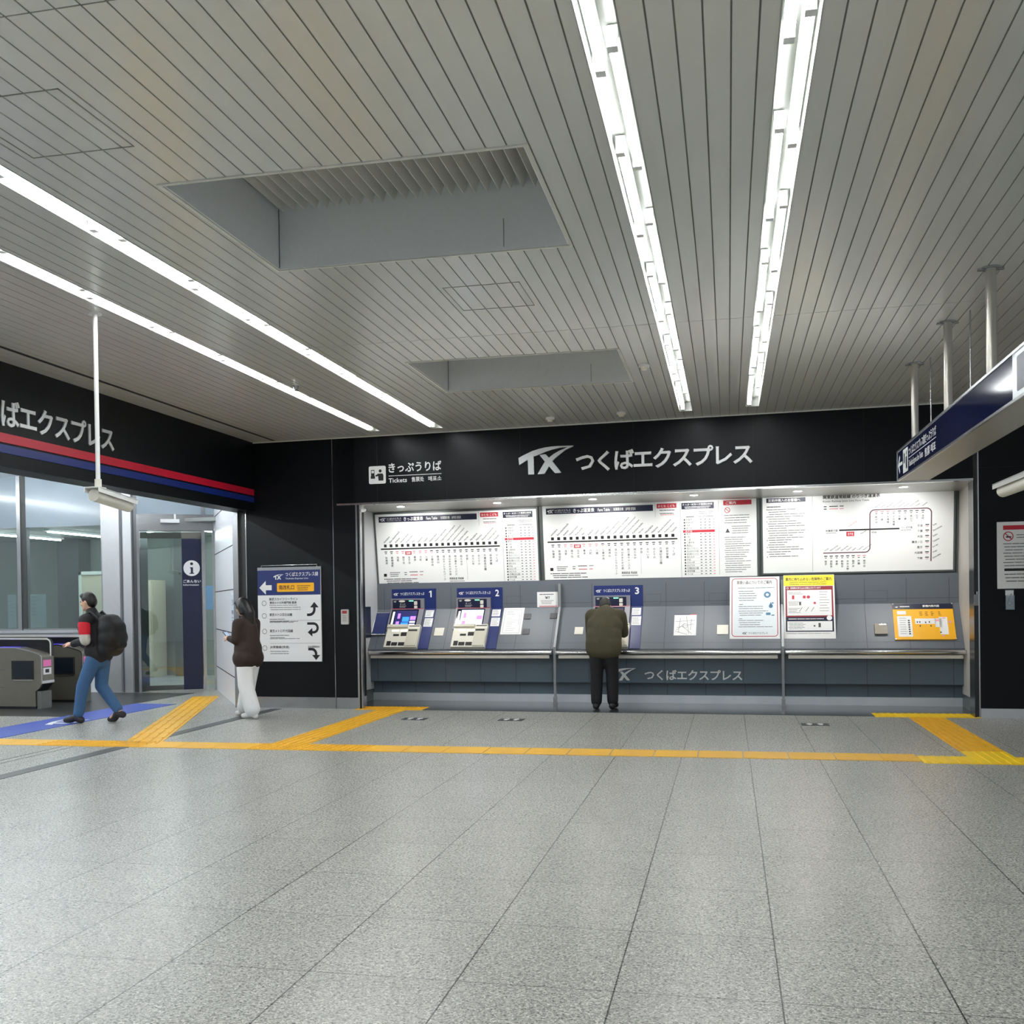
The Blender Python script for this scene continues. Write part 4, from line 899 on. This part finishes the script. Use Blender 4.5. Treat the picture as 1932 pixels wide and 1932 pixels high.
def camera_on_pole(label, x, y0, y1, zp, drop, pole_y):
    t = thing('security_camera', label, 'camera', (x, pole_y, H), group='security cameras on ceiling poles')
    R_ = T(x, y0, zp) @ RX(drop); L_ = y1 - y0
    b = MB(); b.tube([(x, pole_y, zp + .10), (x, pole_y, H)], .017, 12); obj('pole', b, WHITE, t)
    b = MB(); b.tube([(x, pole_y, H), (x, pole_y, H - .012)], .05, 14); obj('flange', b, WHITE, t)
    b = MB(); b.tube([(x, pole_y, zp + .13), (x, pole_y, zp + .055)], .026, 12); b.box(x - .035, pole_y - .03, zp + .045, x + .035, pole_y + .05, zp + .07); obj('bracket', b, OFFW, t)
    b = MB(R_); b.tube([(0, -.03, 0), (0, L_ * .93, 0)], .047, 16); b.tube([(0, L_ * .93, 0), (0, L_ * .93 + .012, 0)], .040, 16); obj('body', b, OFFW, t)
    b = MB(R_); b.profile([(-.06, .052), (L_, .052), (L_, .060), (-.06, .060)], -.062, .062); b.profile([(-.06, .02), (L_, .02), (L_, .056), (-.06, .056)], -.062, -.056); b.profile([(-.06, .02), (L_, .02), (L_, .056), (-.06, .056)], .056, .062); obj('sun_shield', b, WHITE, t)
    b = MB(R_); b.tube([(0, L_ * .93 + .010, 0), (0, L_ * .93 + .014, 0)], .03, 14); obj('lens', b, SCREEN, t)
    return t
camera_on_pole('white camera hanging on a thin white pole in front of the gate fascia', -4.70, 6.90, 7.36, 2.285, -.10, 6.93)
camera_on_pole('white camera at the right picture edge, in front of the black pillar', 2.06, 7.56, 8.42, 2.225, 0, 7.55)

# ================================================================== GATES, FLOOR MARKS
GM = mat('gate_steel', (126, 122, 112), .33, .65, .10, 10); GD = mat('gate_hood_black', (16, 16, 20), .25)
def gate(label, dy):
    ox, oy = -9.49, 12.60 + dy
    t = thing('ticket_gate', label, 'ticket gate', (ox - 1, oy + .15, 0), group='ticket gates')
    P_ = T(ox, oy, 0)
    b = MB(P_); b.prism([(0, .73), (0, .36), (-.05, .29), (-.11, .25), (-.11, .04), (-2.0, .04), (-2.0, .875), (-.42, .875), (-.20, .83), (-.06, .79), (-.015, .765)], 0, .26); obj('body', b, GM, t)
    b = MB(P_); b.prism([(-.42, .876), (-.20, .831), (-.06, .791), (-.012, .764), (.004, .73), (.004, .36), (-.008, .36), (-.008, .73), (-.025, .755), (-.065, .780), (-.20, .818), (-.42, .863), (-2, .863), (-2, .876)], -.006, .0); b.box(-.001, -.006, .36, .005, .26, .40); obj('edge_trim', b, STEELH, t)
    b = MB(P_); b.box(-.485, -.008, .42, -.13, 0, .685); b.mi = 1; b.box(-.46, -.010, .44, -.155, -.007, .665); b.mi = 2; b.box(-.46, -.012, .405, -.14, 0, .415); obj('side_screen', b, [RUBBER, SCREEN, STEELH], t)
    b = MB(P_); b.box(-.90, -.004, .55, -.60, 0, .56); b.box(-.90, -.004, .30, -.62, 0, .31); obj('side_seam', b, DGREY, t)
    b = MB(P_); pts = [(-2.0, .74), (0.0, .74)] + [(-.07 + .07 * math.cos(math.radians(15 * k)), .915 + .07 * math.sin(math.radians(15 * k))) for k in range(7)] + [(-2.0, 1.0)]; b.prism(pts, .20, .26); ho = obj('hood', b, GD, t)
    b = MB(P_); b.poly([(.0, .74)] + pts[2:], .022, -.195); b.prism([(-.10, .985), (-2, 1.0), (-2, 1.01), (-.10, .995)], .19, .27); obj('hood_rim', b, mat('rim_pale', (226, 222, 214), .3, .3), ho)
    b = MB(P_); b.prism([(-.75, .878), (-.45, .876), (-.40, .872), (-.40, .866), (-.75, .866)], .03, .18); obj('card_reader', b, emit('reader_blue', (70, 60, 210), .5), t)
    b = MB(P_); b.box(0, .03, .60, .004, .20, .69); obj('pink_sign', b, mat('gate_pink', (244, 130, 190), .5), t)
    b = MB(P_); b.box(0, .03, .485, .004, .20, .58); ws = obj('white_sign', b, PAPER, t)
    b = MB(P_); b.box(.004, .07, .51, .0052, .15, .56); obj('pictogram', b, INK, ws)
    b = MB(P_); b.box(-.10, .02, 0, -.03, .24, .25); obj('foot', b, mat('gate_foot', (120, 122, 118), .35, .5), t)
    b = MB(P_); b.box(-2.0, .01, 0, -.11, .25, .04); b.mi = 1; b.box(-2.0, .004, .036, -.11, .012, .044); obj('plinth', b, [RUBBER, STEELH], t)
    b = MB(P_); b.prism([(-.085, .245), (.0, .345), (-.03, .355), (-.12, .26)], .03, .23); obj('undercut', b, RUBBER, t)
    b = MB(P_); b.box(-1.10, .26, .45, -1.06, .30, .80); b.box(-1.09, .30, .50, -1.07, .52, .74); obj('flap', b, RUBBER, t)
    return t
g0 = gate('ticket gate nearest us at the left edge, dark screen and pink label on it', 0)
gate('ticket gate behind the nearest one, half hidden by the man in blue jeans', .92)

def tact(name, pieces, m, pattern=None):
    """yellow paving let into the floor"""
    b = MB()
    for (x0, y0, x1, y1) in pieces: b.box(x0, y0, .0, x1, y1, .004)
    if pattern:
        for (x0, y0, x1, y1), kind in pattern:
            if kind == 'x':          # bars running along x
                n = max(1, int((y1 - y0) / .075))
                for j in range(n): yy = y0 + (j + .5) * (y1 - y0) / n; b.box(x0 + .015, yy - .014, .004, x1 - .015, yy + .014, .009)
            elif kind == 'y':
                n = max(1, int((x1 - x0) / .075))
                for j in range(n): xx = x0 + (j + .5) * (x1 - x0) / n; b.box(xx - .014, y0 + .012, .004, xx + .014, y1 - .012, .009)
            else:
                nx = max(1, int((x1 - x0) / .06)); ny = max(1, int((y1 - y0) / .06))
                for j in range(nx):
                    for k in range(ny):
                        xx = x0 + (j + .5) * (x1 - x0) / nx; yy = y0 + (k + .5) * (y1 - y0) / ny; b.box(xx - .014, yy - .014, .004, xx + .014, yy + .014, .009)
    return struct(name, b, m)
pl = [(-3.50 + .4015 * i + .005, 9.29, -3.50 + .4015 * (i + 1) - .005, 9.69) for i in range(12)]
pl = [(x0, y0, x1, y1) for x0, y0, x1, y1 in pl] + [(1.318, 9.29, 1.62, 9.69)]
tact('floor_tactile_line', pl, TACT)
dots = [(-4.30 + .4 * i, 9.29, -4.30 + .4 * i + .395, 9.69) for i in range(2)] + [(-4.70, 9.29, -4.305, 9.69)]
tact('floor_tactile_dots', dots, TACT, [(d, 'dot') for d in dots])
lp = [(-4.62 + .0 * i, 9.69 + .4 * i, -4.22, 9.69 + .4 * i + .395) for i in range(8)]
tact('floor_tactile_path', lp, TACT, [(d, 'y') for d in lp])
lt = [(-5.06 + .4 * i, 12.90, -5.06 + .4 * i + .395, 13.30) for i in range(3)]
tact('floor_tactile_end', [(-4.95, 12.89, -4.0, 13.28)], TACT, [((-4.95, 12.89, -4.0, 13.28), 'dot')])
yl = [(-4.705 - .4 * (i + 1), 9.29, -4.705 - .4 * i - .005, 9.69) for i in range(9)]
tact('floor_tactile_line', yl, TACT, [(d, 'x') for d in yl[3:6]])
rp = [(2.055, 9.93 + .445 * i, 2.45, 9.93 + .445 * i + .44) for i in range(6)]
tact('floor_tactile_path', rp, TACT, [(d, 'dot') for d in rp])
rb = [(1.625, 9.20, 2.06, 9.60), (2.06, 9.20, 2.45, 9.92), (2.455, 9.25, 3.2, 9.60)]
tact('floor_tactile_end', rb, TACTB, [(d, 'y') for d in rb])
tact('floor_tactile_end', [(1.69, 12.62, 2.87, 13.02)], TACTB, [((1.69, 12.62, 2.87, 13.02), 'y')])
# slanting path from the junction towards the office door
b = MB(T(-6.0, 9.5, 0) @ RZ(math.radians(112)))
for i in range(13):
    b.box(.42 * i, -.2, 0, .42 * i + .41, .2, .0042)
    for j in range(4): b.box(.42 * i + .015, -.15 + .1 * j - .014, .0042, .42 * i + .395, -.15 + .1 * j + .014, .009)
struct('floor_tactile_path', b, TACT)
# blue strip with the emblem in front of the gates
t = thing('floor_banner', 'blue strip with a white emblem stuck on the floor before the gates', 'floor sticker', (-8.2, 10.6, 0))
b = MB(); b.box(-8.55, 8.2, 0, -7.88, 13.4, .0045); obj('film', b, BLUEP, t)
for y in (11.32,):
    b = MB(T(-7.93, y - .42, .0045) @ RZ(math.pi / 2) @ FLR); logo(b, 0, .03, .75, .0006); obj('emblem', b, WHITE, t)
for i, (x, y) in enumerate(((-3.79, 11.93), (-2.58, 11.95), (.935, 11.83))):
    t = thing('floor_sticker', 'dark floor sticker with white footprints ' + ('in front of ticket machine 1', 'in front of ticket machine 2', 'in front of the yellow headed poster')[i], 'floor sticker', (x, y, 0), group='queue footprints')
    b = MB(); b.box(x - .15, y - .10, 0, x + .15, y + .10, .004); obj('film', b, mat('sticker_dark', (44, 46, 54), .4), t)
    b = MB(T(x, y, .004) @ FLR)
    for sx in (-.06, .06): b.disc(sx, .03, .035, .0006, 14, 1.5); b.disc(sx, -.055, .026, .0006, 12, 1.1)
    obj('footprint', b, WHITE, t)
t = thing('information_banner', 'tall navy information panel with a white i on the glazed office door', 'sign', (.81, -.03, .02), DF)
b = MB(); b.box(.655, -.02, .02, .965, -.002, 2.553); obj('panel', b, DNAVY, t)
b = MB(T(0, -.02, 0)); b.disc(.811, 2.06, .133, .001, 28); b.text('ごあんない', .672, .955, 1.815, 1.868, .001, .03); b.text('Information', .672, .92, 1.765, 1.795, .001, .015); obj('lettering', b, WHITE, t)
b = MB(T(0, -.02, 0)); b.disc(.811, 2.135, .024, .0016, 16); b.rect(.785, 2.055, .832, 2.075, .0016); b.rect(.797, 1.975, .832, 2.06, .0016); b.rect(.775, 1.965, .85, 1.98, .0016); obj('letter_i', b, DNAVY, t)
# things in and by the office
b = MB(T(0, .0, 0)); b.box(2.82, -.006, 1.02, 3.18, .009, 1.58); t = thing('wall_notice', 'pale blue pictogram notice on the white wall beside the steel trim', 'notice', (3.0, 0, 1.0), WF)
obj('sheet', b, mat('notice_pale_blue', (214, 226, 240), .5), t)
b = MB(T(0, -.006, 0)); b.ring(2.93, 1.47, .035, .045, .001); b.text('携帯電話', 2.87, 3.12, 1.30, 1.36, .001, .02); b.rect(3.05, 1.43, 3.12, 1.51, .001); bars(b, 2.87, 3.14, 1.26, 5, .04, .016, .001, .3); obj('print', b, NAVY, t)
for i, (x, y0, y1) in enumerate(((-13.2, 15.9, 18.2), (-11.9, 16.0, 18.4), (-10.5, 15.9, 18.5), (-9.3, 16.2, 18.5), (-8.3, 16.6, 18.6))):
    t = thing('office_light', ('tube light in the office above the pale door frame', 'tube light in the office left of the white column', 'tube light in the office behind the white column', 'tube light in the office seen through the door glass', 'tube light in the office above the information panel')[i], 'ceiling light', (x, (y0 + y1) / 2, 2.84), group='office tube lights')
    b = MB(); b.box(x - .06, y0, 2.80, x + .06, y1, 2.84); obj('housing', b, WHITE, t)
    b = MB(); b.tube([(x, y0 + .03, 2.788), (x, y1 - .03, 2.788)], .014, 8); obj('fluorescent_tube', b, LAMP2, t)
for i, x in enumerate((-8.4, -11.2, -14.2)):
    t = thing('gate_light', 'ceiling tube light over the gates, hidden behind the black fascia', 'ceiling light', (x, 10, H), group='gate hall tube lights')
    b = MB(); b.box(x - .08, 4, H - .034, x + .08, 14.9, H - .004); obj('housing', b, WHITE, t)
    b = MB(); b.tube([(x, 4.05, H - .052), (x, 14.85, H - .052)], .016, 8); obj('fluorescent_tube', b, LAMP2, t)
t = thing('office_cabinet', 'beige cabinet standing in the office beside the pale door frame', 'cabinet', (-11.6, 18.6, 0))
b = MB(); b.box(-11.95, 18.3, 0, -11.25, 18.8, 1.95); obj('body', b, BEIGE, t)
b = MB(); b.box(-11.93, 18.28, .03, -11.61, 18.3, 1.92); b.box(-11.59, 18.28, .03, -11.27, 18.3, 1.92); obj('door', b, mat('beige_door', (206, 202, 182), .5), t)
t = thing('counter_desk', 'pale service desk in the office behind the sill', 'desk', (-12, 16.3, 0))
b = MB(); b.box(-14.0, 16.2, .70, -10.6, 16.8, .74); obj('top', b, OFFW, t)
for x in (-13.9, -12.3, -10.7): b = MB(); b.box(x - .03, 16.25, 0, x + .03, 16.75, .70); obj('leg', b, ALU, t)
b = MB(); b.box(-14.0, 16.22, .25, -10.6, 16.24, .70); obj('modesty_panel', b, GREEN, t)
for i, x in enumerate((-13.1, -12.55)):
    t = thing('paper_poster', ('pale paper sheet taped inside the office glass, by the dark mullion', 'pale paper sheet taped inside the office glass, at the left picture edge')[1 - i], 'poster', (x, GY + .02, 1.1), group='sheets on the office glass')
    xx = (-12.1, -11.66)[i]
    b = MB(T(0, GY + .016, 0)); b.box(xx, 0, 1.09, xx + (.16 if i == 0 else .30), .002, 1.66); obj('sheet', b, mat('pale_sheet', (206, 218, 224), .5), t)
    b = MB(T(0, GY + .016, 0)); bars(b, xx + .02, xx + .14, 1.62, 6, .06, .02, .001, .3, i); obj('print', b, mat('faint_blue', (176, 196, 214), .5), t)
t = thing('ticket_window_screen', 'blue display panel in the office seen through the door glass', 'screen', (-9.2, 17.6, 1.2))
b = MB(); b.box(-9.75, 17.6, 1.35, -9.05, 17.65, 1.80); obj('panel', b, mat('display_blue', (110, 150, 196), .3), t)
b = MB(); b.box(-9.45, 17.62, 0, -9.35, 17.66, 1.35); obj('stand', b, ALU, t)

# ================================================================== PEOPLE
def blob(mb, voxel=.012, smooth=4):
    """fuses the shapes of mb into one continuous surface"""
    me = bpy.data.meshes.new('blob'); me.from_pydata(mb.v, [], mb.f)
    o = bpy.data.objects.new('blob', me); COL.objects.link(o)
    r = o.modifiers.new('fuse', 'REMESH'); r.mode = 'VOXEL'; r.voxel_size = voxel
    if smooth:
        s_ = o.modifiers.new('soft', 'SMOOTH'); s_.iterations = smooth; s_.factor = .5
    dg = bpy.context.evaluated_depsgraph_get(); m2 = bpy.data.meshes.new_from_object(o.evaluated_get(dg))
    out = MB(); out.add([v.co.copy() for v in m2.vertices], [tuple(p.vertices) for p in m2.polygons], True)
    bpy.data.objects.remove(o); bpy.data.meshes.remove(me); bpy.data.meshes.remove(m2)
    return out
def hand(mb, w, d, up, curl, s=1.0, side=1):
    """palm, four bent fingers and a thumb; d points along the hand, up is the back of the hand"""
    w, d, up = Vector(w), Vector(d).normalized(), Vector(up).normalized(); lat = d.cross(up).normalized() * side; up = lat.cross(d) * side
    mb.chain((w, .024 * s), (w + d * .03 * s, .026 * s))
    for k in (-1.5, -.5, .5, 1.5): mb.cap(w + d * .02 * s + lat * k * .012 * s, .014 * s, w + d * .085 * s + lat * k * .018 * s, .0115 * s, 10, 3)
    for k, L in ((-1.5, .066), (-.5, .076), (.5, .073), (1.5, .058)):
        p = w + d * .088 * s + lat * k * .0185 * s; a = 0; r = .0095 * s
        for j, f in enumerate((.45, .32, .23)):
            a += curl * (.8, 1.1, .8)[j]; q = p + (d * math.cos(a) - up * math.sin(a)) * L * f * s * 1.1
            mb.cap(p, r, q, r * .9, 9, 3); p, r = q, r * .9
    p = w + d * .025 * s - lat * .026 * s; q = p + (d * .6 - lat * .75 - up * .25).normalized() * .038 * s; e = q + (d * .95 - lat * .05 - up * .35).normalized() * .034 * s
    mb.chain((p, .0135 * s), (q, .011 * s), (e, .0095 * s))
def head(mb, c, fwd, s=1.0, pitch=0):
    """skull, jaw, nose, lips, ears and brow; fwd is where the face looks"""
    f = Vector((fwd[0], fwd[1], 0)).normalized(); l = Vector((-f.y, f.x, 0)); R = Matrix((f, l, Vector((0, 0, 1)))).transposed().to_4x4() @ RY(pitch)
    P = lambda x, y, z: Vector(c) + R.to_3x3() @ Vector((x * s, y * s, z * s))
    mb.ell(c, (.093 * s, .073 * s, .105 * s), R); mb.cap(P(.035, 0, -.045), .058 * s, P(.055, 0, -.085), .034 * s)
    mb.cap(P(.090, 0, .005), .010 * s, P(.108, 0, -.028), .013 * s); mb.ell(P(.083, 0, -.058), (.014 * s, .026 * s, .009 * s), R)
    for sd in (-1, 1):
        mb.ell(P(-.005, sd * .073, -.012), (.018 * s, .010 * s, .030 * s), R); mb.cap(P(.080, sd * .018, .024), .010 * s, P(.070, sd * .042, .022), .009 * s)
        mb.ell(P(.066, sd * .036, -.03), (.022 * s, .022 * s, .022 * s), R)
    return P
SKIN = mat('skin', (214, 170, 142), .5, 0, .04, 20)
HAIR = mat('black_hair', (20, 18, 18), .4, 0, .2, 80, stretch=(1, 1, .2))
EYE = mat('eye_dark', (28, 22, 20), .2)
def eyes(t, P, s):
    for sd in (-1, 1):
        b = MB(); b.ell(P(.078, sd * .031, .006), (.011 * s, .013 * s, .011 * s), n=10, k=8); obj('eye', b, EYE, t)
def part(t, name, mb, m, voxel=.012, smooth=10): return obj(name, blob(mb, voxel, smooth), m, t)

# man walking through the gates -------------------------------------------------
F1 = T(-7.62, 11.18, 0) @ RZ(math.pi)
t = thing('person', 'person walking left with a big black backpack, black jacket with red sleeve, blue jeans', 'person', (0, 0, 0), F1)
LA, RA = (.245, .085, .085), (-.215, -.085, .135)
b = MB(); b.chain(((0, 0, .84), .13), ((.015, 0, .98), .115), ((.05, 0, 1.16), .125), ((.06, 0, 1.25), .11)); b.cap((.06, -.12, 1.27), .065, (.06, .12, 1.27), .065); b.chain(((.07, 0, 1.32), .052), ((.10, 0, 1.42), .048))
b.chain(((0, .085, .83), .085), ((.165, .085, .47), .055), (LA, .04)); b.chain(((0, -.085, .83), .085), ((.03, -.085, .45), .055), (RA, .04))
b.chain((LA, .04), ((.38, .095, .035), .03)); b.chain((RA, .04), ((-.09, -.095, .04), .03))
b.chain(((.06, .185, 1.27), .052), ((.03, .215, 1.03), .042), ((.235, .185, .985), .030)); b.chain(((.06, -.185, 1.27), .052), ((.07, -.215, 1.03), .042), ((.25, -.17, .98), .030))
hand(b, (.235, .185, .985), (1, -.15, .05), (0, .4, 1), .45, .95, 1); hand(b, (.25, -.17, .98), (1, .1, 0), (0, -.4, 1), .45, .95, -1)
P = head(b, (.13, 0, 1.505), (1, 0), .98, .12)
body = part(t, 'body', b, SKIN, .008, 2); eyes(t, P, .98)
b = MB(); b.ell(P(-.012, 0, .022), (.094, .079, .100)); b.ell(P(-.05, 0, -.01), (.062, .074, .082)); b.ell(P(.05, 0, .075), (.05, .062, .035)); part(t, 'hair', b, HAIR, .009)
b = MB(); b.cap((-.02, -.05, .86), .135, (-.02, .05, .86), .135); b.cap((0, -.06, .90), .135, (0, .06, .90), .135); b.chain(((0, 0, .90), .150), ((.02, 0, 1.0), .150), ((.05, 0, 1.15), .158), ((.06, 0, 1.25), .130)); b.cap((.06, -.15, 1.275), .085, (.06, .15, 1.275), .085); b.cap((.075, 0, 1.34), .072, (.085, 0, 1.375), .070)
b.chain(((.06, -.185, 1.27), .075), ((.07, -.22, 1.03), .064), ((.225, -.175, .985), .047)); b.chain(((.06, .185, 1.275), .074), ((.055, .195, 1.23), .072)); b.chain(((.03, .215, 1.03), .058), ((.21, .188, .988), .046))
part(t, 'jacket', b, mat('black_jacket', (22, 22, 26), .7, 0, .15, 40), .012)
b = MB(); b.cap((.055, .197, 1.225), .074, (.042, .208, 1.115), .069); part(t, 'red_sleeve', b, mat('sleeve_red', (206, 18, 42), .65), .010)
b = MB(); b.cap((.042, .209, 1.09), .068, (.032, .215, 1.03), .065); part(t, 'grey_sleeve', b, mat('sleeve_grey', (196, 194, 184), .7), .010)
JEANS = mat('blue_denim', (58, 96, 136), .8, 0, .12, 60)
b = MB(); b.chain(((0, 0, .86), .142), ((0, 0, .80), .13)); b.chain(((0, .085, .81), .100), ((.165, .087, .47), .077), ((.232, .087, .13), .064)); b.chain(((0, -.085, .81), .100), ((.03, -.087, .45), .077), ((-.19, -.087, .17), .064)); part(t, 'trousers', b, JEANS, .011)
SHOE = mat('dark_shoe', (44, 40, 42), .6)
for a, toe in ((LA, (.40, .10, .042)), (RA, (-.075, -.10, .045))):
    h0 = Vector(a); b = MB(); b.chain((h0 + Vector((-.045, 0, -.042 if a is LA else -.03)), .045), (h0 + Vector((.02, 0, -.01)), .050), (Vector(toe) + Vector((-.06, 0, .008)), .044), (toe, .036))
    lo = min(v.z for v in b.v); b.v = [v + Vector((0, 0, -lo if a is LA else -lo)) for v in b.v]; part(t, 'shoe', b, SHOE, .009)
b = MB()
for dx, dz, r in ((-.17, .93, .115), (-.20, 1.05, .135), (-.19, 1.17, .125), (-.16, 1.25, .095)): b.cap((dx, -.085, dz), r, (dx, .085, dz), r)
b.cap((-.30, -.05, .97), .06, (-.30, .05, .97), .06)
bk = obj('backpack', blob(b, .014, 22), mat('backpack_black', (14, 14, 18), .65, 0, .15, 50), frame=F1, loc=(-.2, 0, .9)); tag(bk, 'large rounded black backpack on the back of the person in blue jeans', 'backpack')
b = MB()
for sd in (-1, 1): b.tube([(-.10, sd * .115, 1.27), (.02, sd * .12, 1.375), (.13, sd * .125, 1.30), (.175, sd * .13, 1.17), (.12, sd * .16, 1.02), (-.05, sd * .165, .96)], .016, 8)
obj('strap', b, mat('backpack_strap', (26, 26, 30), .7), bk)

# woman in white trousers ---------------------------------------------------------
F2 = T(-5.97, 11.88, 0) @ RZ(math.pi - .30)
t = thing('person', 'person in a dark brown jacket and wide white trousers walking left, looking at a phone', 'person', (0, 0, 0), F2)
LA, RA = (-.13, .075, .085), (.15, -.075, .08)
b = MB(); b.chain(((0, 0, .80), .125), ((.0, 0, .94), .10), ((.02, 0, 1.10), .108), ((.02, 0, 1.18), .095)); b.cap((.02, -.105, 1.20), .055, (.02, .105, 1.20), .055); b.chain(((.03, 0, 1.25), .043), ((.055, 0, 1.335), .040))
b.chain(((0, .075, .78), .082), ((.0, .08, .44), .05), (LA, .037)); b.chain(((0, -.075, .78), .082), ((.10, -.08, .44), .05), (RA, .037))
b.chain((LA, .036), ((-.01, .085, .032), .026)); b.chain((RA, .036), ((.27, -.085, .032), .026))
b.chain(((.02, .16, 1.20), .043), ((.03, .185, .99), .036), ((.225, .11, 1.01), .026)); b.chain(((.02, -.16, 1.20), .043), ((.05, -.185, .99), .036), ((.23, -.06, 1.00), .026))
hand(b, (.225, .11, 1.01), (1, -.35, .25), (-.2, .8, .5), .55, .88, 1); hand(b, (.23, -.06, 1.00), (1, .3, .2), (0, -.8, .5), .5, .88, -1)
P = head(b, (.085, 0, 1.415), (1, 0), .94, .35)
part(t, 'body', b, SKIN, .008, 2); eyes(t, P, .94)
b = MB(); b.ell(P(-.014, 0, .018), (.096, .082, .100)); b.ell(P(-.05, 0, -.02), (.070, .078, .092)); b.ell(P(.055, 0, .072), (.046, .064, .034)); b.chain((P(-.055, 0, -.03), .078), (P(-.085, 0, -.13), .070), ((-.045, 0, 1.20), .058))
for sd in (-1, 1): b.chain((P(.0, sd * .07, .0), .028), (P(-.01, sd * .072, -.10), .026))
part(t, 'hair', b, HAIR, .009)
b = MB(); b.cap((0, -.07, .76), .150, (0, .07, .76), .150); b.cap((0, -.05, .88), .142, (0, .05, .88), .142); b.chain(((.0, 0, .85), .160), ((.0, 0, .98), .150), ((.02, 0, 1.12), .142), ((.02, 0, 1.18), .120)); b.cap((.02, -.13, 1.20), .072, (.02, .13, 1.20), .072); b.cap((.03, 0, 1.25), .062, (.032, 0, 1.275), .060)
b.chain(((.02, .16, 1.20), .066), ((.03, .19, .99), .056), ((.20, .12, 1.01), .042)); b.chain(((.02, -.16, 1.20), .066), ((.05, -.19, .99), .056), ((.21, -.07, 1.00), .042))
part(t, 'jacket', b, mat('brown_jacket', (46, 30, 26), .75, 0, .15, 40), .012, 16)
b = MB(); b.chain(((0, 0, .76), .122), ((0, 0, .70), .12)); b.chain(((0, .075, .70), .098), ((-.03, .085, .42), .098), ((-.13, .08, .125), .100)); b.chain(((0, -.075, .70), .098), ((.09, -.085, .42), .098), ((.15, -.08, .125), .100))
tr = part(t, 'trousers', b, mat('white_trousers', (236, 238, 240), .75, 0, .03, 20), .012)
for a, toe in ((LA, (.015, .09, .038)), (RA, (.295, -.09, .038))):
    h0 = Vector(a); b = MB(); b.chain((h0 + Vector((-.045, 0, -.042)), .040), (h0 + Vector((.02, 0, -.012)), .044), (Vector(toe) + Vector((-.05, 0, .006)), .040), (toe, .032)); lo = min(v.z for v in b.v); b.v = [v + Vector((0, 0, -lo)) for v in b.v]
    part(t, 'shoe', b, mat('white_shoe', (226, 226, 224), .6), .009)
b = MB(T(.315, .035, 1.045) @ RZ(.0) @ RY(-.75)); b.box(-.070, -.036, -.004, .070, .036, .004); b.mi = 1; b.box(-.064, -.032, .0041, .064, .032, .0046)
ph = obj('phone', b, [RUBBER, emit('phone_screen', (170, 190, 220), .5)], frame=F2, loc=(.315, .035, 1.045)); tag(ph, 'dark phone held by the person in white trousers', 'phone')

# man at ticket machine 3 ------------------------------------------------------------
F3 = T(-1.60, 13.20, 0) @ RZ(math.pi / 2 - .042)
t = thing('person', 'person in an olive jacket bending over ticket machine 3, seen from behind', 'person', (0, 0, 0), F3)
LA, RA = (.0, .105, .085), (.03, -.105, .085)
b = MB(); b.chain(((.0, 0, .86), .135), ((.05, 0, 1.0), .125), ((.14, 0, 1.14), .13), ((.19, 0, 1.21), .115)); b.cap((.19, -.13, 1.23), .065, (.19, .13, 1.23), .065); b.chain(((.22, 0, 1.26), .052), ((.28, .02, 1.31), .048))
b.chain(((0, .09, .83), .09), ((.02, .10, .46), .06), (LA, .042)); b.chain(((0, -.09, .83), .09), ((.05, -.10, .46), .06), (RA, .042)); b.chain((LA, .04), ((.14, .115, .035), .03)); b.chain((RA, .04), ((.17, -.115, .035), .03))
b.chain(((.19, .19, 1.23), .055), ((.24, .21, .99), .044), ((.44, .14, 1.02), .031)); b.chain(((.19, -.19, 1.23), .055), ((.26, -.225, .99), .044), ((.46, -.15, 1.03), .031))
hand(b, (.44, .14, 1.02), (1, -.2, .1), (0, .3, 1), .4, 1, 1); hand(b, (.46, -.15, 1.03), (1, .15, .1), (0, -.3, 1), .25, 1, -1)
P = head(b, (.345, .03, 1.345), (1, .0), 1.0, .75)
part(t, 'body', b, SKIN, .008, 2); eyes(t, P, 1.0)
b = MB(); R_ = RY(.75); b.ell(P(-.014, 0, .020), (.096, .081, .103), R_); b.ell(P(-.05, 0, -.015), (.064, .076, .090), R_); part(t, 'hair', b, mat('dark_grey_hair', (40, 38, 36), .5, 0, .3, 90), .009)
b = MB(); b.chain(((.01, 0, .90), .175), ((.03, 0, .96), .180), ((.06, 0, 1.04), .19), ((.14, 0, 1.15), .188), ((.18, 0, 1.20), .165)); b.cap((.185, -.175, 1.215), .105, (.185, .175, 1.215), .105)
for q in ((-.005, .80), (-.01, .86), (.02, .96), (.08, 1.08)): b.cap((q[0], -.09, q[1]), .150, (q[0], .09, q[1]), .150)
b.cap((.215, 0, 1.28), .080, (.24, 0, 1.30), .074)
b.chain(((.19, .195, 1.22), .086), ((.24, .215, .99), .070), ((.42, .15, 1.02), .050)); b.chain(((.19, -.195, 1.22), .086), ((.26, -.228, .99), .070), ((.43, -.16, 1.03), .050))
part(t, 'jacket', b, mat('olive_jacket', (72, 68, 48), .75, 0, .15, 30), .013, 20)
b = MB(); b.chain(((0, 0, .86), .150), ((0, 0, .80), .145)); b.chain(((0, .09, .80), .108), ((.02, .10, .46), .086), ((.0, .105, .11), .074)); b.chain(((0, -.09, .80), .108), ((.05, -.10, .46), .086), ((.03, -.105, .11), .074)); part(t, 'trousers', b, mat('black_trousers', (18, 18, 22), .75, 0, .15, 40), .012)
for a, toe in ((LA, (.17, .12, .042)), (RA, (.20, -.12, .042))):
    h0 = Vector(a); b = MB(); b.chain((h0 + Vector((-.045, 0, -.042)), .046), (h0 + Vector((.02, 0, -.010)), .050), (Vector(toe) + Vector((-.06, 0, .008)), .046), (toe, .038)); lo = min(v.z for v in b.v); b.v = [v + Vector((0, 0, -lo)) for v in b.v]
    part(t, 'shoe', b, RUBBER, .009)
